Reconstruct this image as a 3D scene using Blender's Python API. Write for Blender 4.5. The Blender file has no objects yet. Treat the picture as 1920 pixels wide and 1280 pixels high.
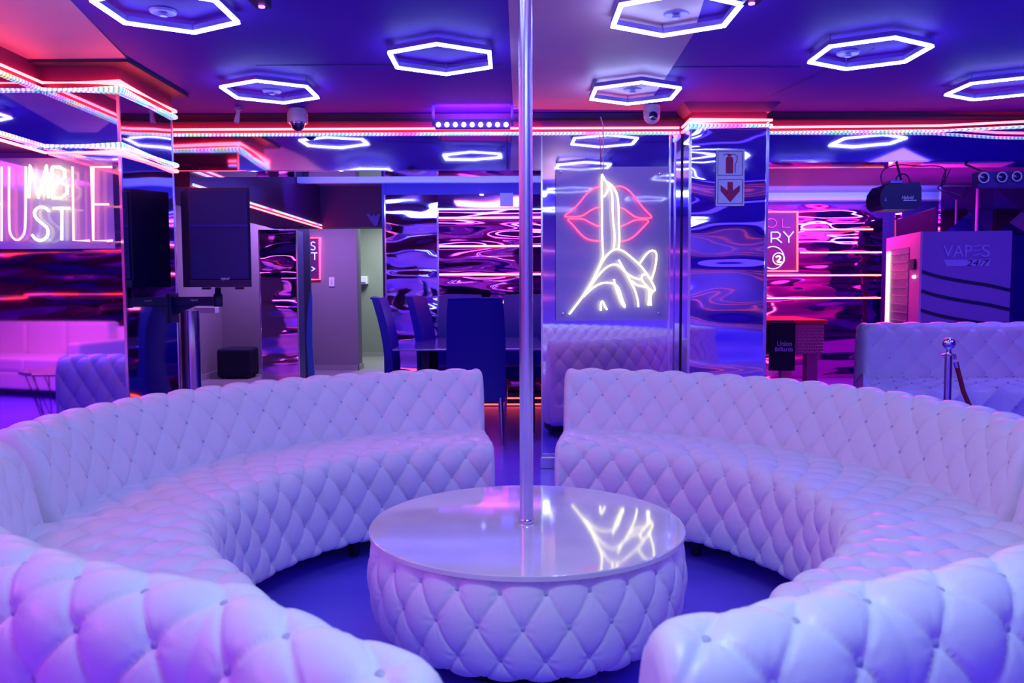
import bpy, bmesh, math, random
import numpy as np
from mathutils import Vector, Matrix
R = math.radians; PI = math.pi
random.seed(4)
sc = bpy.context.scene; col = sc.collection

# ------------------------------------------------ camera (fitted to the photograph)
F = 1566.44; PITCH = R(3.826); ROLL = R(-0.2122); HC = 1.25
cp, sp = math.cos(PITCH), math.sin(PITCH)
FW = Vector((0, cp, -sp)); U0 = Vector((0, sp, cp)); R0 = Vector((1, 0, 0))
RT = R0*math.cos(ROLL) + U0*math.sin(ROLL); UP = -R0*math.sin(ROLL) + U0*math.cos(ROLL)
CAM = Vector((0, 0, HC))
cd = bpy.data.cameras.new('camera'); cd.sensor_width = 36; cd.lens = F/1920*36; cd.clip_start = .05
cd.dof.use_dof = True; cd.dof.focus_distance = 4.7; cd.dof.aperture_fstop = 5.6
cam = bpy.data.objects.new('camera', cd); col.objects.link(cam)
M = Matrix((RT, UP, -FW)).transposed().to_4x4(); M.translation = CAM; cam.matrix_world = M
sc.camera = cam

# ------------------------------------------------ world, exposure
w = bpy.data.worlds.new('world'); sc.world = w; w.use_nodes = True
w.node_tree.nodes['Background'].inputs[0].default_value = (.10, .07, .5, 1)
w.node_tree.nodes['Background'].inputs[1].default_value = .04
sc.view_settings.view_transform = 'Standard'; sc.view_settings.look = 'None'
sc.view_settings.exposure = .06; sc.view_settings.gamma = 1; sc.view_settings.use_curve_mapping = False
sc.cycles.use_light_tree = True; sc.cycles.sample_clamp_indirect = 6; sc.cycles.max_bounces = 9
sc.cycles.glossy_bounces = 6; sc.cycles.diffuse_bounces = 4; sc.cycles.transparent_max_bounces = 10
sc.cycles.use_denoising = True; sc.cycles.caustics_reflective = False; sc.cycles.caustics_refractive = False

def area(name, loc, size, power, color, rot=(0, 0, 0), sy=None, spread=180):
    l = bpy.data.lights.new(name, 'AREA'); l.energy = power; l.color = color; l.size = size
    if sy: l.shape = 'RECTANGLE'; l.size_y = sy
    l.spread = R(spread)
    o = bpy.data.objects.new(name, l); o.location = loc; o.rotation_euler = rot; col.objects.link(o); return o
BLU = (.10, .05, 1.0)
# added, unseen fill lights (out of frame, above, behind and beside the camera)
area('blue_fill_light', (0.6, .1, 2.36), 2.2, 6, BLU, sy=1.4)
area('blue_fill_light', (-2.2, .8, 2.36), 1.4, 12, (.20, .06, 1), sy=1.4)
area('side_blue_fill', (-3.5, 2.6, 2.30), 1.2, 55, (.14, .07, 1), sy=1.8, rot=(0, R(-25), 0))  # blue fill added beside the frame to spread blue over the sofas
area('side_blue_fill', (3.5, 3.3, 2.34), 1.2, 55, (.10, .06, 1), sy=1.6, rot=(0, R(25), 0))
area('blue_fill_light', (2.9, 1.2, 2.36), 1.4, 12, (.10, .05, 1), sy=1.4)
area('added_key_light', (.2, 1.15, 2.34), .5, 15, (.62, .95, .60), sy=.5)  # key light added over the sofas, no lamp modelled
area('lounge_pink_fill', (-5.2, .8, 2.36), 2.0, 120, (1, .10, .72), sy=2.5)  # pink fill added for the magenta tone of the lounge
area('rear_blue_fill', (2.5, -1.5, 2.36), 2.4, 34, (.46, .30, 1), sy=1.2, spread=110)  # fill added to brighten the rear wall for the mirrors
area('rear_blue_fill', (-1.5, -1.6, 2.36), 2.4, 34, (.52, .26, 1), sy=1.2, spread=110)
area('nook_violet_fill', (-.3, 6.6, 2.40), .9, 26, (.55, .16, 1), sy=.5)  # violet fill added to brighten the nook
area('pool_room_pink_fill', (4.1, 9.4, 2.40), 1.6, 130, (1, .03, .36), sy=1.4)  # pink fill added for the magenta tone of the pool room
area('machine_blue_fill', (4.3, 6.5, 2.40), 1.6, 24, (.16, .12, 1), sy=.5)  # blue fill added in front of the vending machine
area('corridor_light', (-2.9, 11.2, 2.40), 1.4, 120, (.46, .22, 1), sy=.8)
area('washroom_light', (-2.0, 13.6, 2.40), .7, 50, (.8, .95, .95), sy=1.0)
area('cove_blue_light', (-.8, 8.35, 2.12), 2.6, 26, (.10, .13, 1), rot=(R(115), 0, 0), sy=.05)
area('cove_blue_light', (3.8, 10.2, 2.12), 2.6, 40, (.10, .13, 1), rot=(R(115), 0, 0), sy=.05)
# added, unseen warm fill lights aimed up at the ceiling
area('warm_uplight_fill', (.55, 1.7, 1.75), .25, 4.5, (1, .72, .45), rot=(R(140), 0, 0), sy=.25, spread=80)
area('warm_uplight_fill', (-2.2, 2.0, 1.75), .25, 3.4, (1, .42, .30), rot=(R(150), 0, 0), sy=.25, spread=90)

# ------------------------------------------------ pixel -> place helpers
def ray(x, y): return FW + RT*((x-960)/F) - UP*((y-640)/F)
def at(x, y, Y): d = ray(x, y); return CAM + d*(Y/d.y)
def atz(x, y, z): d = ray(x, y); return CAM + d*((z-HC)/d.z)
def X(px, Y, py=520): return at(px, py, Y).x
def Z(py, Y, px=960): return at(px, py, Y).z

# ------------------------------------------------ materials
MT = {}
def mat(name, color, rough=.5, metal=0, emit=None, es=1, bump=0, bscale=20, bstretch=(1, 1, 1), coat=0, spec=.5, noise=None, nscale=3, nstretch=(1, 1, 1), alpha=1, bdist=.01):
    m = bpy.data.materials.new(name); m.use_nodes = True; nt = m.node_tree; b = nt.nodes['Principled BSDF']
    b.inputs['Base Color'].default_value = (*color, 1); b.inputs['Roughness'].default_value = rough
    b.inputs['Metallic'].default_value = metal; b.inputs['Coat Weight'].default_value = coat; b.inputs['Coat Roughness'].default_value = .05
    b.inputs['Specular IOR Level'].default_value = spec
    if emit: b.inputs['Emission Color'].default_value = (*emit, 1); b.inputs['Emission Strength'].default_value = es
    tc = nt.nodes.new('ShaderNodeTexCoord')
    def nz(scale, stretch, detail=4):
        mp = nt.nodes.new('ShaderNodeMapping'); mp.inputs['Scale'].default_value = stretch; nt.links.new(tc.outputs['Object'], mp.inputs[0])
        n = nt.nodes.new('ShaderNodeTexNoise'); n.inputs['Scale'].default_value = scale; n.inputs['Detail'].default_value = detail
        nt.links.new(mp.outputs[0], n.inputs['Vector']); return n
    if bump:
        n = nz(bscale, bstretch, .6 if bscale < 8 else 5)
        bp = nt.nodes.new('ShaderNodeBump'); bp.inputs['Strength'].default_value = bump; bp.inputs['Distance'].default_value = bdist
        nt.links.new(n.outputs[0], bp.inputs['Height']); nt.links.new(bp.outputs[0], b.inputs['Normal'])
    if noise:
        n = nz(nscale, nstretch, 6)
        cr = nt.nodes.new('ShaderNodeValToRGB'); cr.color_ramp.elements[0].position = .35; cr.color_ramp.elements[1].position = .65
        cr.color_ramp.elements[0].color = (*color, 1); cr.color_ramp.elements[1].color = (*noise, 1)
        nt.links.new(n.outputs[0], cr.inputs[0]); nt.links.new(cr.outputs[0], b.inputs['Base Color'])
    if alpha < 1: b.inputs['Alpha'].default_value = alpha
    MT[name] = m; return m
mat('leather', (.78, .77, .90), .42, bump=.25, bscale=140, bdist=.002, coat=.12)
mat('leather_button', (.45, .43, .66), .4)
mat('plinth', (.01, .01, .04), .6)
mat('marble', (.80, .80, .82), .06, noise=(.70, .71, .76), nscale=5, coat=.5)
mat('floor', (.15, .10, .90), .30, noise=(.20, .13, .98), nscale=1.6, nstretch=(1, 2.6, 1), bump=.15, bscale=5, bdist=.01)
mat('tile', (.36, .34, .34), .3, bump=.1, bscale=60)
mat('ceiling', (.052, .013, .40), .6, spec=.12, noise=(.08, .020, .50), nscale=.9, nstretch=(1, .6, 1), bump=.08, bscale=2, bdist=.02)
mat('ceiling_board', (.40, .26, .46), .45, noise=(.50, .34, .48), nscale=1.4, nstretch=(.5, 1.2, 1))
mat('ceiling_back', (.30, .22, .5), .5)
mat('seam', (.02, .015, .06), .6)
mat('maroon', (.12, .010, .11), .5)
mat('cornice', (.06, .02, .14), .5)
mat('white_paint', (.75, .76, .85), .5)
mat('grey_wall', (.26, .22, .24), .8, bump=.2, bscale=200, bdist=.001)
mat('grey_green', (.27, .29, .25), .8)
mat('dark_green', (.07, .09, .12), .7)
mat('dark_wall', (.05, .02, .22), .4)
mat('rear_wall', (.40, .30, .70), .6)
mat('mirror', (.66, .56, .95), .04, 1, bump=.55, bscale=2.0, bstretch=(.6, 1, 1.8), bdist=.11)
mat('mirror_flat', (.66, .56, .95), .03, 1, bump=.08, bscale=.9, bdist=.06)
mat('mirror_band', (.62, .52, .95), .045, 1, bump=.14, bscale=1.1, bstretch=(.8, 1, 2.0), bdist=.07)
mat('mirror_magenta', (.80, .10, .55), .05, 1, bump=.85, bscale=2.1, bstretch=(.45, 1, 2.3), bdist=.13)
mat('chrome', (.72, .70, .85), .12, 1)
mat('pole', (.60, .55, .92), .30, 1)
mat('edge_chrome', (.85, .82, .98), .2, 1)
mat('blue_reflection', (.08, .32, .95), .3, 0)  # blue of a reflection put into the base colour
mat('black', (.004, .003, .07), .45)
mat('black_cloth', (.003, .003, .03), .85)
mat('black_leather', (.003, .002, .36), .42)
mat('grille', (.004, .003, .15), .6, bump=.8, bscale=300, bdist=.003)
mat('housing', (.20, .14, .62), .45)
mat('white_plastic', (.62, .58, .78), .4)
mat('glass_dark', (.02, .015, .08), .08, coat=1)
mat('acrylic', (.55, .50, .98), .05, alpha=.5, coat=.6)
mat('table_glass', (.40, .36, .85), .05, alpha=.85, coat=1)
mat('clear_glass', (.8, .8, .9), .03, alpha=.18, coat=1)
mat('hex_glow', (.8, .8, .9), .5, emit=(.50, .62, 1), es=21)
mat('red_glow', (.9, .3, .3), .5, emit=(20, .74, .80), es=1.0)
mat('red_thin', (.9, .2, .2), .5, emit=(4.0, .26, .22), es=1)
mat('bar_warm', (.9, .3, .3), .5, emit=(6.5, .85, .45), es=1)
mat('bar_pink', (.9, .3, .6), .5, emit=(3.2, .75, 1.6), es=1)
mat('neon_white', (.9, .9, .8), .5, emit=(3.2, 3.2, .88), es=1)
mat('neon_warm', (.9, .8, .7), .5, emit=(3.6, .80, .52), es=1)
mat('neon_pink', (.9, .3, .4), .5, emit=(3.4, .13, .25), es=1)
mat('neon_blue', (.5, .6, .9), .5, emit=(.55, .7, 1.7), es=1)
mat('neon_dim', (.5, .1, .4), .5, emit=(.7, .03, .25), es=1)
mat('lens_glow', (.8, .6, 1), .5, emit=(3.2, 1.9, 5), es=1.5)
mat('lens_purple', (.8, .4, 1), .5, emit=(2.5, .6, 4), es=1)
mat('white_glow', (.9, .9, .8), .5, emit=(3, 2.9, 2.2), es=1)
mat('spot_glow', (.9, .9, 1), .5, emit=(2, 2, 6), es=1.3)
mat('sign_white', (.62, .72, .90), .4)
mat('sign_red', (.33, .0, .10), .5)
mat('sign_line', (.06, .05, .16), .5)
mat('text_white', (.80, .74, .95), .5)
mat('text_lilac', (.50, .42, .95), .5)
mat('machine', (.32, .16, .62), .42, bump=.1, bscale=200, bdist=.001)
mat('machine_front', (.80, .35, .72), .35)
mat('machine_line', (.015, .012, .10), .5)
mat('goods', (.35, .36, .55), .3, noise=(.05, .05, .12), nscale=60)
mat('felt', (.50, .02, .05), .8)
mat('pool_body', (.45, .12, .30), .3, .8)
mat('rope', (.22, .005, .03), .7)
mat('dust_white', (.8, .78, .8), .5)
mat('pink_sofa', (.80, .76, .80), .45)

# pixel strip: colour changes in steps along the strip, one small lamp after another
m = bpy.data.materials.new('pixel_glow'); m.use_nodes = True; nt = m.node_tree; b = nt.nodes['Principled BSDF']
tc = nt.nodes.new('ShaderNodeTexCoord'); sx = nt.nodes.new('ShaderNodeSeparateXYZ'); nt.links.new(tc.outputs['Object'], sx.inputs[0])
ad = nt.nodes.new('ShaderNodeMath'); ad.operation = 'ADD'; nt.links.new(sx.outputs[0], ad.inputs[0]); nt.links.new(sx.outputs[1], ad.inputs[1])
nn = nt.nodes.new('ShaderNodeTexNoise'); nn.noise_dimensions = '1D'; nn.inputs['Scale'].default_value = 3.1; nn.inputs['Detail'].default_value = 1
nt.links.new(ad.outputs[0], nn.inputs['W'])
cr = nt.nodes.new('ShaderNodeValToRGB'); e = cr.color_ramp.elements
e[0].position = .30; e[0].color = (1.0, .12, .75, 1); e[1].position = .72; e[1].color = (.95, .9, .25, 1)
for p_, c_ in ((.40, (.75, .45, 1, 1)), (.47, (.8, .75, 1, 1)), (.53, (.25, .75, .9, 1)), (.60, (.25, .85, .35, 1)), (.66, (.9, .85, .8, 1))):
    q = e.new(p_); q.color = c_
nt.links.new(nn.outputs[0], cr.inputs[0]); nt.links.new(cr.outputs[0], b.inputs['Emission Color'])
mu = nt.nodes.new('ShaderNodeMath'); mu.operation = 'MULTIPLY'; mu.inputs[1].default_value = 2*PI/.026; nt.links.new(ad.outputs[0], mu.inputs[0])
sn = nt.nodes.new('ShaderNodeMath'); sn.operation = 'SINE'; nt.links.new(mu.outputs[0], sn.inputs[0])
mr = nt.nodes.new('ShaderNodeMapRange'); mr.inputs[1].default_value = -1; mr.inputs[2].default_value = .6; mr.inputs[3].default_value = .35; mr.inputs[4].default_value = 1.5
nt.links.new(sn.outputs[0], mr.inputs[0]); nt.links.new(mr.outputs[0], b.inputs['Emission Strength'])
MT['pixel_glow'] = m

# ------------------------------------------------ mesh building
ORG = {}
class MB:
    def __init__(s): s.bm = bmesh.new(); s.smooth = False
    def box(s, x0, x1, y0, y1, z0, z1, bev=0):
        r = bmesh.ops.create_cube(s.bm, size=1)
        bmesh.ops.scale(s.bm, vec=(abs(x1-x0), abs(y1-y0), abs(z1-z0)), verts=r['verts'])
        bmesh.ops.translate(s.bm, vec=((x0+x1)/2, (y0+y1)/2, (z0+z1)/2), verts=r['verts'])
        if bev:
            ed = list({e for v in r['verts'] for e in v.link_edges})
            bmesh.ops.bevel(s.bm, geom=ed, offset=bev, segments=3, affect='EDGES', profile=.6)
        return s
    def tube(s, pts, r, n=8, closed=False, caps=True):
        pts = [Vector(p) for p in pts]; rings = []; N = len(pts)
        for i, p in enumerate(pts):
            a = pts[i-1] if (i or closed) else p; c = pts[(i+1) % N] if (i < N-1 or closed) else p
            t = (c-a).normalized() if (c-a).length else Vector((0, 0, 1))
            ref = Vector((0, 1, 0)) if abs(t.y) < .9 else Vector((1, 0, 0))
            u = t.cross(ref).normalized(); v = t.cross(u).normalized()
            k = 1.0
            if 0 < i < N-1 or closed:
                d1 = (p-a).normalized(); cs = max(.5, d1.dot(t)); k = 1/cs if cs < .98 else 1
            rr = r[i] if isinstance(r, (list, tuple)) else r
            rings.append([s.bm.verts.new(p + (u*math.cos(2*PI*j/n) + v*math.sin(2*PI*j/n))*rr*k) for j in range(n)])
        M_ = N if closed else N-1
        for i in range(M_):
            A, B = rings[i], rings[(i+1) % N]
            for j in range(n): s.bm.faces.new((A[j], A[(j+1) % n], B[(j+1) % n], B[j]))
        if caps and not closed:
            s.bm.faces.new(rings[0][::-1]); s.bm.faces.new(rings[-1])
        s.smooth = True; return s
    def lathe(s, prof, c=(0, 0, 0), n=32, axis='z'):
        c = Vector(c); rings = []
        for (r, z) in prof:
            ring = []
            for j in range(n):
                a = 2*PI*j/n; p = Vector((r*math.cos(a), r*math.sin(a), z))
                if axis == 'y': p = Vector((p.x, -p.z, p.y))
                ring.append(s.bm.verts.new(c+p))
            rings.append(ring)
        for A, B in zip(rings, rings[1:]):
            for j in range(n): s.bm.faces.new((A[j], A[(j+1) % n], B[(j+1) % n], B[j]))
        s.bm.faces.new(rings[0][::-1]); s.bm.faces.new(rings[-1]); s.smooth = True; return s
    def prism(s, pts, d):            # closed outline (3D points), pushed along vector d
        d = Vector(d); a = [s.bm.verts.new(Vector(p)) for p in pts]; b_ = [s.bm.verts.new(Vector(p)+d) for p in pts]
        s.bm.faces.new(a); s.bm.faces.new(b_[::-1]); n = len(pts)
        for i in range(n): s.bm.faces.new((a[i], b_[i], b_[(i+1) % n], a[(i+1) % n]))
        return s
    def build(s, name, m, parent=None, smooth=None, local=False):
        bmesh.ops.recalc_face_normals(s.bm, faces=s.bm.faces[:])
        me = bpy.data.meshes.new(name)
        if parent is None and not local:
            zs = [v.co for v in s.bm.verts]
            o_ = Vector(((min(v.x for v in zs)+max(v.x for v in zs))/2, (min(v.y for v in zs)+max(v.y for v in zs))/2, min(v.z for v in zs)))
        elif local: o_ = Vector((0, 0, 0))
        else: o_ = ORG[parent.name]
        bmesh.ops.translate(s.bm, vec=-o_, verts=s.bm.verts[:]); s.bm.to_mesh(me); s.bm.free()
        sm = s.smooth if smooth is None else smooth
        if sm:
            me.polygons.foreach_set('use_smooth', [True]*len(me.polygons)); me.set_sharp_from_angle(angle=R(40))
        me.materials.append(MT[m] if isinstance(m, str) else m)
        o = bpy.data.objects.new(name, me); col.objects.link(o)
        if parent: o.parent = parent
        elif not local: o.location = o_
        ORG[o.name] = o_; return o
def tag(o, label=None, cat=None, group=None, kind=None):
    if label: o['label'] = label
    if cat: o['category'] = cat
    if group: o['group'] = group
    if kind: o['kind'] = kind
    return o
def thing(name, loc, label, cat, group=None, rz=0):
    o = bpy.data.objects.new(name, None); o.location = loc; o.rotation_euler.z = rz; o.empty_display_size = .1; col.objects.link(o)
    ORG[o.name] = Vector(loc); return tag(o, label, cat, group)
def zero(o): ORG[o.name] = Vector((0, 0, 0))      # parts of this thing are built in its own local frame
def struct(name, mb, m): return tag(mb.build(name, m), kind='structure')
def copy_tree(o, parent=None):
    c = o.copy(); col.objects.link(c); c.parent = parent
    for ch in list(o.children): copy_tree(ch, c)
    return c
def text_mesh(s, w, h, depth=.002, shear=0):
    cu = bpy.data.curves.new('t', 'FONT'); cu.body = s; cu.extrude = depth/2; cu.shear = shear; cu.resolution_u = 4
    ob = bpy.data.objects.new('t', cu); col.objects.link(ob); bpy.context.view_layer.update()
    me = bpy.data.meshes.new_from_object(ob.evaluated_get(bpy.context.evaluated_depsgraph_get()))
    bpy.data.objects.remove(ob); bpy.data.curves.remove(cu)
    co = np.array([v.co[:] for v in me.vertices]); lo, hi = co.min(0), co.max(0)
    for v in me.vertices:
        v.co.x = (v.co.x-(lo[0]+hi[0])/2)/(hi[0]-lo[0])*w; v.co.y = (v.co.y-(lo[1]+hi[1])/2)/(hi[1]-lo[1])*h; v.co.z -= (lo[2]+hi[2])/2
    return me
def text(name, s, c, w, h, m, parent, xdir=(1, 0, 0), depth=.002, shear=0, lab=None):
    me = text_mesh(s, w, h, depth, shear); me.name = name
    x = Vector(xdir).normalized(); z = Vector((0, 0, 1)); y = z; n = x.cross(y)
    mx = Matrix((x, y, n)).transposed().to_4x4()
    mx.translation = Vector(c) - ORG[parent.name]
    me.transform(mx); me.materials.append(MT[m])
    o = bpy.data.objects.new(name, me); col.objects.link(o); o.parent = parent; ORG[o.name] = ORG[parent.name]
    if lab: o['label'] = lab
    return o
def smooth_path(pts, k=2):
    for _ in range(k):
        q = [pts[0]]
        for a, b_ in zip(pts, pts[1:]):
            a, b_ = Vector(a), Vector(b_); q += [a*.75+b_*.25, a*.25+b_*.75]
        q.append(pts[-1]); pts = q
    return [Vector(p) for p in pts]
def pxpath(pts, Y, k=2): return smooth_path([at(x, y, Y) for x, y in pts], k)

# ================================================ THE SETTING
YW = 5.68                    # face of the mirrored back wall
ZC = 2.40
struct('floor', MB().box(-9, 9, -5, 16, -.1, 0), 'floor')
struct('floor_tiles', MB().box(-6.5, -1.45, 9.3, 15.5, 0, .012), 'tile')
cl = MB().box(-9, 9, -5, YW+.02, ZC, ZC+.1); struct('ceiling', cl, 'ceiling')
struct('ceiling_rear', MB().box(-9, 9, YW+.28, 16, 2.43, 2.53), 'ceiling_back')
def board(pts, m_):
    q = [atz(*p, ZC) for p in pts]; q = [Vector((v.x, v.y, ZC-.005)) for v in q]
    return MB().prism(q, (0, 0, .006))
struct('ceiling_board', board([(938, -330), (962, 203), (1205, 205), (1238, 160), (1300, 62), (1420, -330)], 0), 'ceiling_board')
struct('ceiling_board_left', board([(-200, -200), (-60, -200), (136, 4), (318, 190), (236, 128), (83, 128), (-200, 20)], 0), 'ceiling_board')
sm_ = MB()
for (a, b_) in (((320, 190), (130, 0)), ((1180, 125), (1500, 125)), ((1400, 200), (1640, 90)), ((480, 122), (940, 120)), ((1230, 165), (1300, 60))):
    p, q = atz(*a, ZC), atz(*b_, ZC); sm_.tube([p+Vector((0, 0, .001)), q+Vector((0, 0, .001))], .004, 4)
struct('trim_1', sm_, 'seam')
struct('wall_rear', MB().box(-3.0, 9, -2.7, -2.6, 0, ZC), 'rear_wall')
struct('wall_rear_left', MB().box(-9, -3.0, -2.7, -2.6, 0, ZC), 'mirror_magenta')
struct('wall_left', MB().box(-9.1, -9, -5, 16, 0, 2.6), 'maroon')
struct('wall_right', MB().box(9, 9.1, -5, 16, 0, 2.6), 'rear_wall')
# back wall: bulkhead with mirrored band, then mirrored panel, column, right bulkhead
xl, xo, xp0, xp1 = X(322, YW), X(952, YW), X(1017, YW), X(1274, YW)
xc0, xc1, YC = X(1294, 5.43, 400), X(1437, 5.43, 400), 5.43
ZB = 2.027; ZL = 2.275; ZB2 = 2.075
struct('wall_bulkhead_left', MB().box(-4.5, xp0, YW+.004, YW+.28, ZB+.002, 2.52), 'maroon')
struct('wall_back', MB().box(xp0, xc1, YW+.004, YW+.28, 0, 2.52), 'dark_wall')
struct('wall_bulkhead_right', MB().box(xc1, 9, YW+.004, YW+.28, ZB2+.002, 2.52), 'maroon')
def mirror(name, mb, m, label): return tag(mb.build(name, m), label, 'mirror')
mirror('mirror_panel', MB().box(xl-.25, xo-.004, YW-.008, YW+.003, ZB, ZL), 'mirror_band', 'long low mirrored band over the left openings, under the red light strip')
mirror('mirror_panel', MB().box(xo, xp0, YW-.008, YW+.003, ZB, ZL), 'mirror_flat', 'short dark blue mirror square right of the long band, behind the pole')
mirror('mirror_panel', MB().box(xl-.25, xp0, YW+.002, YW+.28, ZB-.006, ZB+.001), 'mirror_flat', 'mirrored underside of the bulkhead over the left openings')
mirror('mirror_panel', MB().box(xp0, xp1, YW-.008, YW+.003, .10, ZL), 'mirror_flat', 'tall mirror sheet behind the finger on lips neon sign')
mirror('mirror_panel', MB().box(xc1+.01, 7.6, YW-.008, YW+.003, ZB2, ZL), 'mirror_band', 'long mirrored band over the right opening, beside the fire sign column')
mirror('mirror_panel', MB().box(xc1+.01, 7.6, YW+.002, YW+.28, ZB2-.006, ZB2+.001), 'mirror_flat', 'mirrored underside of the bulkhead over the pool room opening')
struct('baseboard_back', MB().box(xp0-.02, xp1, YW-.035, YW+.003, 0, .075, .008).box(xp0-.01, xp1, YW-.02, YW+.003, .075, .10, .004), 'edge_chrome')
e_ = MB()
for x_ in (xp0-.004, X(1254, YW)): e_.box(x_-.006, x_+.006, YW-.02, YW+.004, .1, ZL)
struct('trim_2', e_, 'edge_chrome')
# right column
struct('wall_column_right', MB().box(xc0+.006, xc1-.006, YC+.006, YW+.2, 0, ZC+.02), 'maroon')
mirror('mirror_panel', MB().box(xc0, xc1, YC-.004, YC+.006, 0, ZL), 'mirror', 'wavy mirror front of the column that carries the fire extinguisher sign')
mirror('mirror_panel', MB().box(xc0-.006, xc0+.006, YC, YW-.008, 0, ZL), 'mirror_flat', 'narrow dark mirror on the left side of the fire sign column')
struct('trim_3', MB().box(xc0-.012, xc0+.004, YC-.012, YC+.004, 0, ZL).box(xc1-.008, xc1+.008, YC-.012, YC+.004, 0, ZL), 'edge_chrome')
struct('trim_4', MB().prism([(xc0-.01, YC-.02, ZC-.05), (xc0-.06, YC-.07, ZC-.001), (xc1+.06, YC-.07, ZC-.001), (xc1+.01, YC-.02, ZC-.05)], (0, .28, 0)), 'cornice')
# cornice strip along the back
struct('trim_5', MB().box(-4.5, xc0, YW-.03, YW+.004, 2.345, 2.362).box(xc1, 8, YW-.03, YW+.004, 2.345, 2.362), 'seam')
# left bulkhead and left column
XL, XC, Y0, Y1 = -2.43, -2.03, 4.39, 5.06
ZLB = 1.95
struct('wall_column_left', MB().box(XL-.8, XC-.006, Y0+.006, Y1, 0, ZC+.02), 'maroon')
struct('wall_bulkhead_side', MB().box(XL-.4, XL, -2, Y0+.006, ZLB, ZC+.02), 'maroon')
mirror('mirror_panel', MB().box(XL-.002, XL+.008, -2, Y0-.004, ZLB, ZL), 'mirror_flat', 'mirrored band on the left bulkhead running towards the camera')
mirror('mirror_panel', MB().box(XL, XC, Y0-.004, Y0+.006, ZLB, ZL), 'mirror_flat', 'mirror square between the two light strips on the left column')
mirror('mirror_panel', MB().box(-4.2, XC, Y0-.004, Y0+.006, 0, ZLB-.002), 'mirror_flat', 'large mirror sheet under the big word neon sign at left')
mirror('mirror_panel', MB().box(XC-.006, XC+.004, Y0, Y1, 0, ZL), 'mirror_band', 'receding mirror side of the left column beside the loudspeaker')
mirror('mirror_panel', MB().box(XL-.6, XC-.01, Y1+.001, Y1+.008, 0, ZL), 'mirror_flat', 'mirror on the far side of the left column, behind the loudspeaker')
struct('trim_6', MB().box(XC-.006, XC+.008, Y0-.010, Y0+.004, 0, ZL).box(XC-.006, XC+.008, Y1-.004, Y1+.008, 0, ZC), 'edge_chrome')
struct('trim_7', MB().box(XL-.3, XC+.10, Y0-.10, Y1+.02, ZC-.02, ZC-.001), 'seam')
# side bulkhead of the passage beyond (carries the far slanting strip)
struct('wall_passage_bulkhead', MB().box(-2.9, -2.27, YW+.28, 10.0, 1.955, 2.5), 'maroon')
struct('wall_passage_front', MB().box(-2.9, X(722, 10), 10.0, 10.3, 1.95, 2.5), 'maroon')
# washroom corridor
struct('wall_far_left', MB().box(-4.25, -4.1, 6.2, 11.9, 0, 2.5), 'grey_wall')
struct('wall_far', MB().box(-4.1, -2.97, 11.8, 11.95, 0, 2.5), 'grey_wall')
struct('wall_corridor_block', MB().box(-2.96, -2.27, 12.3, 12.62, 0, 2.5), 'grey_wall')
struct('wall_corridor_end', MB().box(-3.0, -1.4, 14.7, 14.8, 0, 2.5), 'grey_green')
struct('wall_corridor_side', MB().box(-2.98, -2.96, 11.0, 12.3, 0, 2.5), 'dark_green')
struct('wall_corridor_panel', MB().box(X(555, 11.0), X(582, 11.0), 11.0, 11.04, 0, 2.2), 'dark_green')
struct('baseboard_corridor', MB().box(-2.97, -2.26, 12.28, 12.30, 0, .09).box(-2.27, -2.25, 12.28, 12.64, 0, .09).box(-3.0, -1.4, 14.68, 14.70, 0, .09).box(-4.1, -4.08, 6.2, 11.8, 0, .09).box(-4.1, -2.97, 11.78, 11.80, 0, .09), 'tile')
struct('wall_nook_left', MB().box(X(718, 9), X(724, 9), 9.0, 14.8, 0, 2.5), 'dark_wall')
# nook
YN = 9.0
struct('wall_nook_back', MB().box(X(724, YN), 1.6, YN+.01, YN+.2, 0, 2.5), 'dark_wall')
mirror('mirror_panel', MB().box(X(724, YN), X(822, YN), YN-.004, YN+.01, 0, 2.22), 'mirror', 'wavy mirror at the back of the dining nook, left of the red light bars')
mirror('mirror_panel', MB().box(X(822, YN)+.002, 1.5, YN-.02, YN+.008, 0, Z(394, YN)), 'mirror_magenta', 'magenta mirror with red light bars behind the dining chairs')
mirror('mirror_panel', MB().box(X(822, YN)+.002, 1.5, YN-.004, YN+.009, Z(393, YN), 2.22), 'mirror_band', 'dark glossy strip above the magenta mirror in the dining nook')
struct('trim_8', MB().box(X(724, YN)-.008, X(724, YN)+.006, YN-.02, YN, 0, 2.22).box(X(822, YN)-.01, X(822, YN)+.01, YN-.03, YN, 0, Z(393, YN)), 'edge_chrome')
struct('trim_9', MB().box(-2.26, 2.2, 8.9, YN-.005, Z(341, 8.9), 2.43), 'white_paint')
struct('wall_nook_right', MB().box(1.6, 1.7, YW+.28, YN, 0, 2.43), 'dark_wall')
# pool room
YP = 11.1
struct('wall_pool_back', MB().box(1.7, 9, YP+.01, YP+.2, 0, 2.5), 'dark_wall')
xq = X(1652, YP)
mirror('mirror_panel', MB().box(1.9, xq, YP-.004, YP+.01, .0, 2.30), 'mirror_magenta', 'large magenta mirror with red light bars at the back of the pool room')
mirror('mirror_panel', MB().box(xq+.02, X(1676, 10.6), 10.6, 10.62, .0, 2.2), 'mirror_magenta', 'narrow magenta mirror post left of the vending machine')
struct('trim_10', MB().box(1.7, 9, YP-.25, YP-.005, 2.335, 2.43), 'white_paint')
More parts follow.
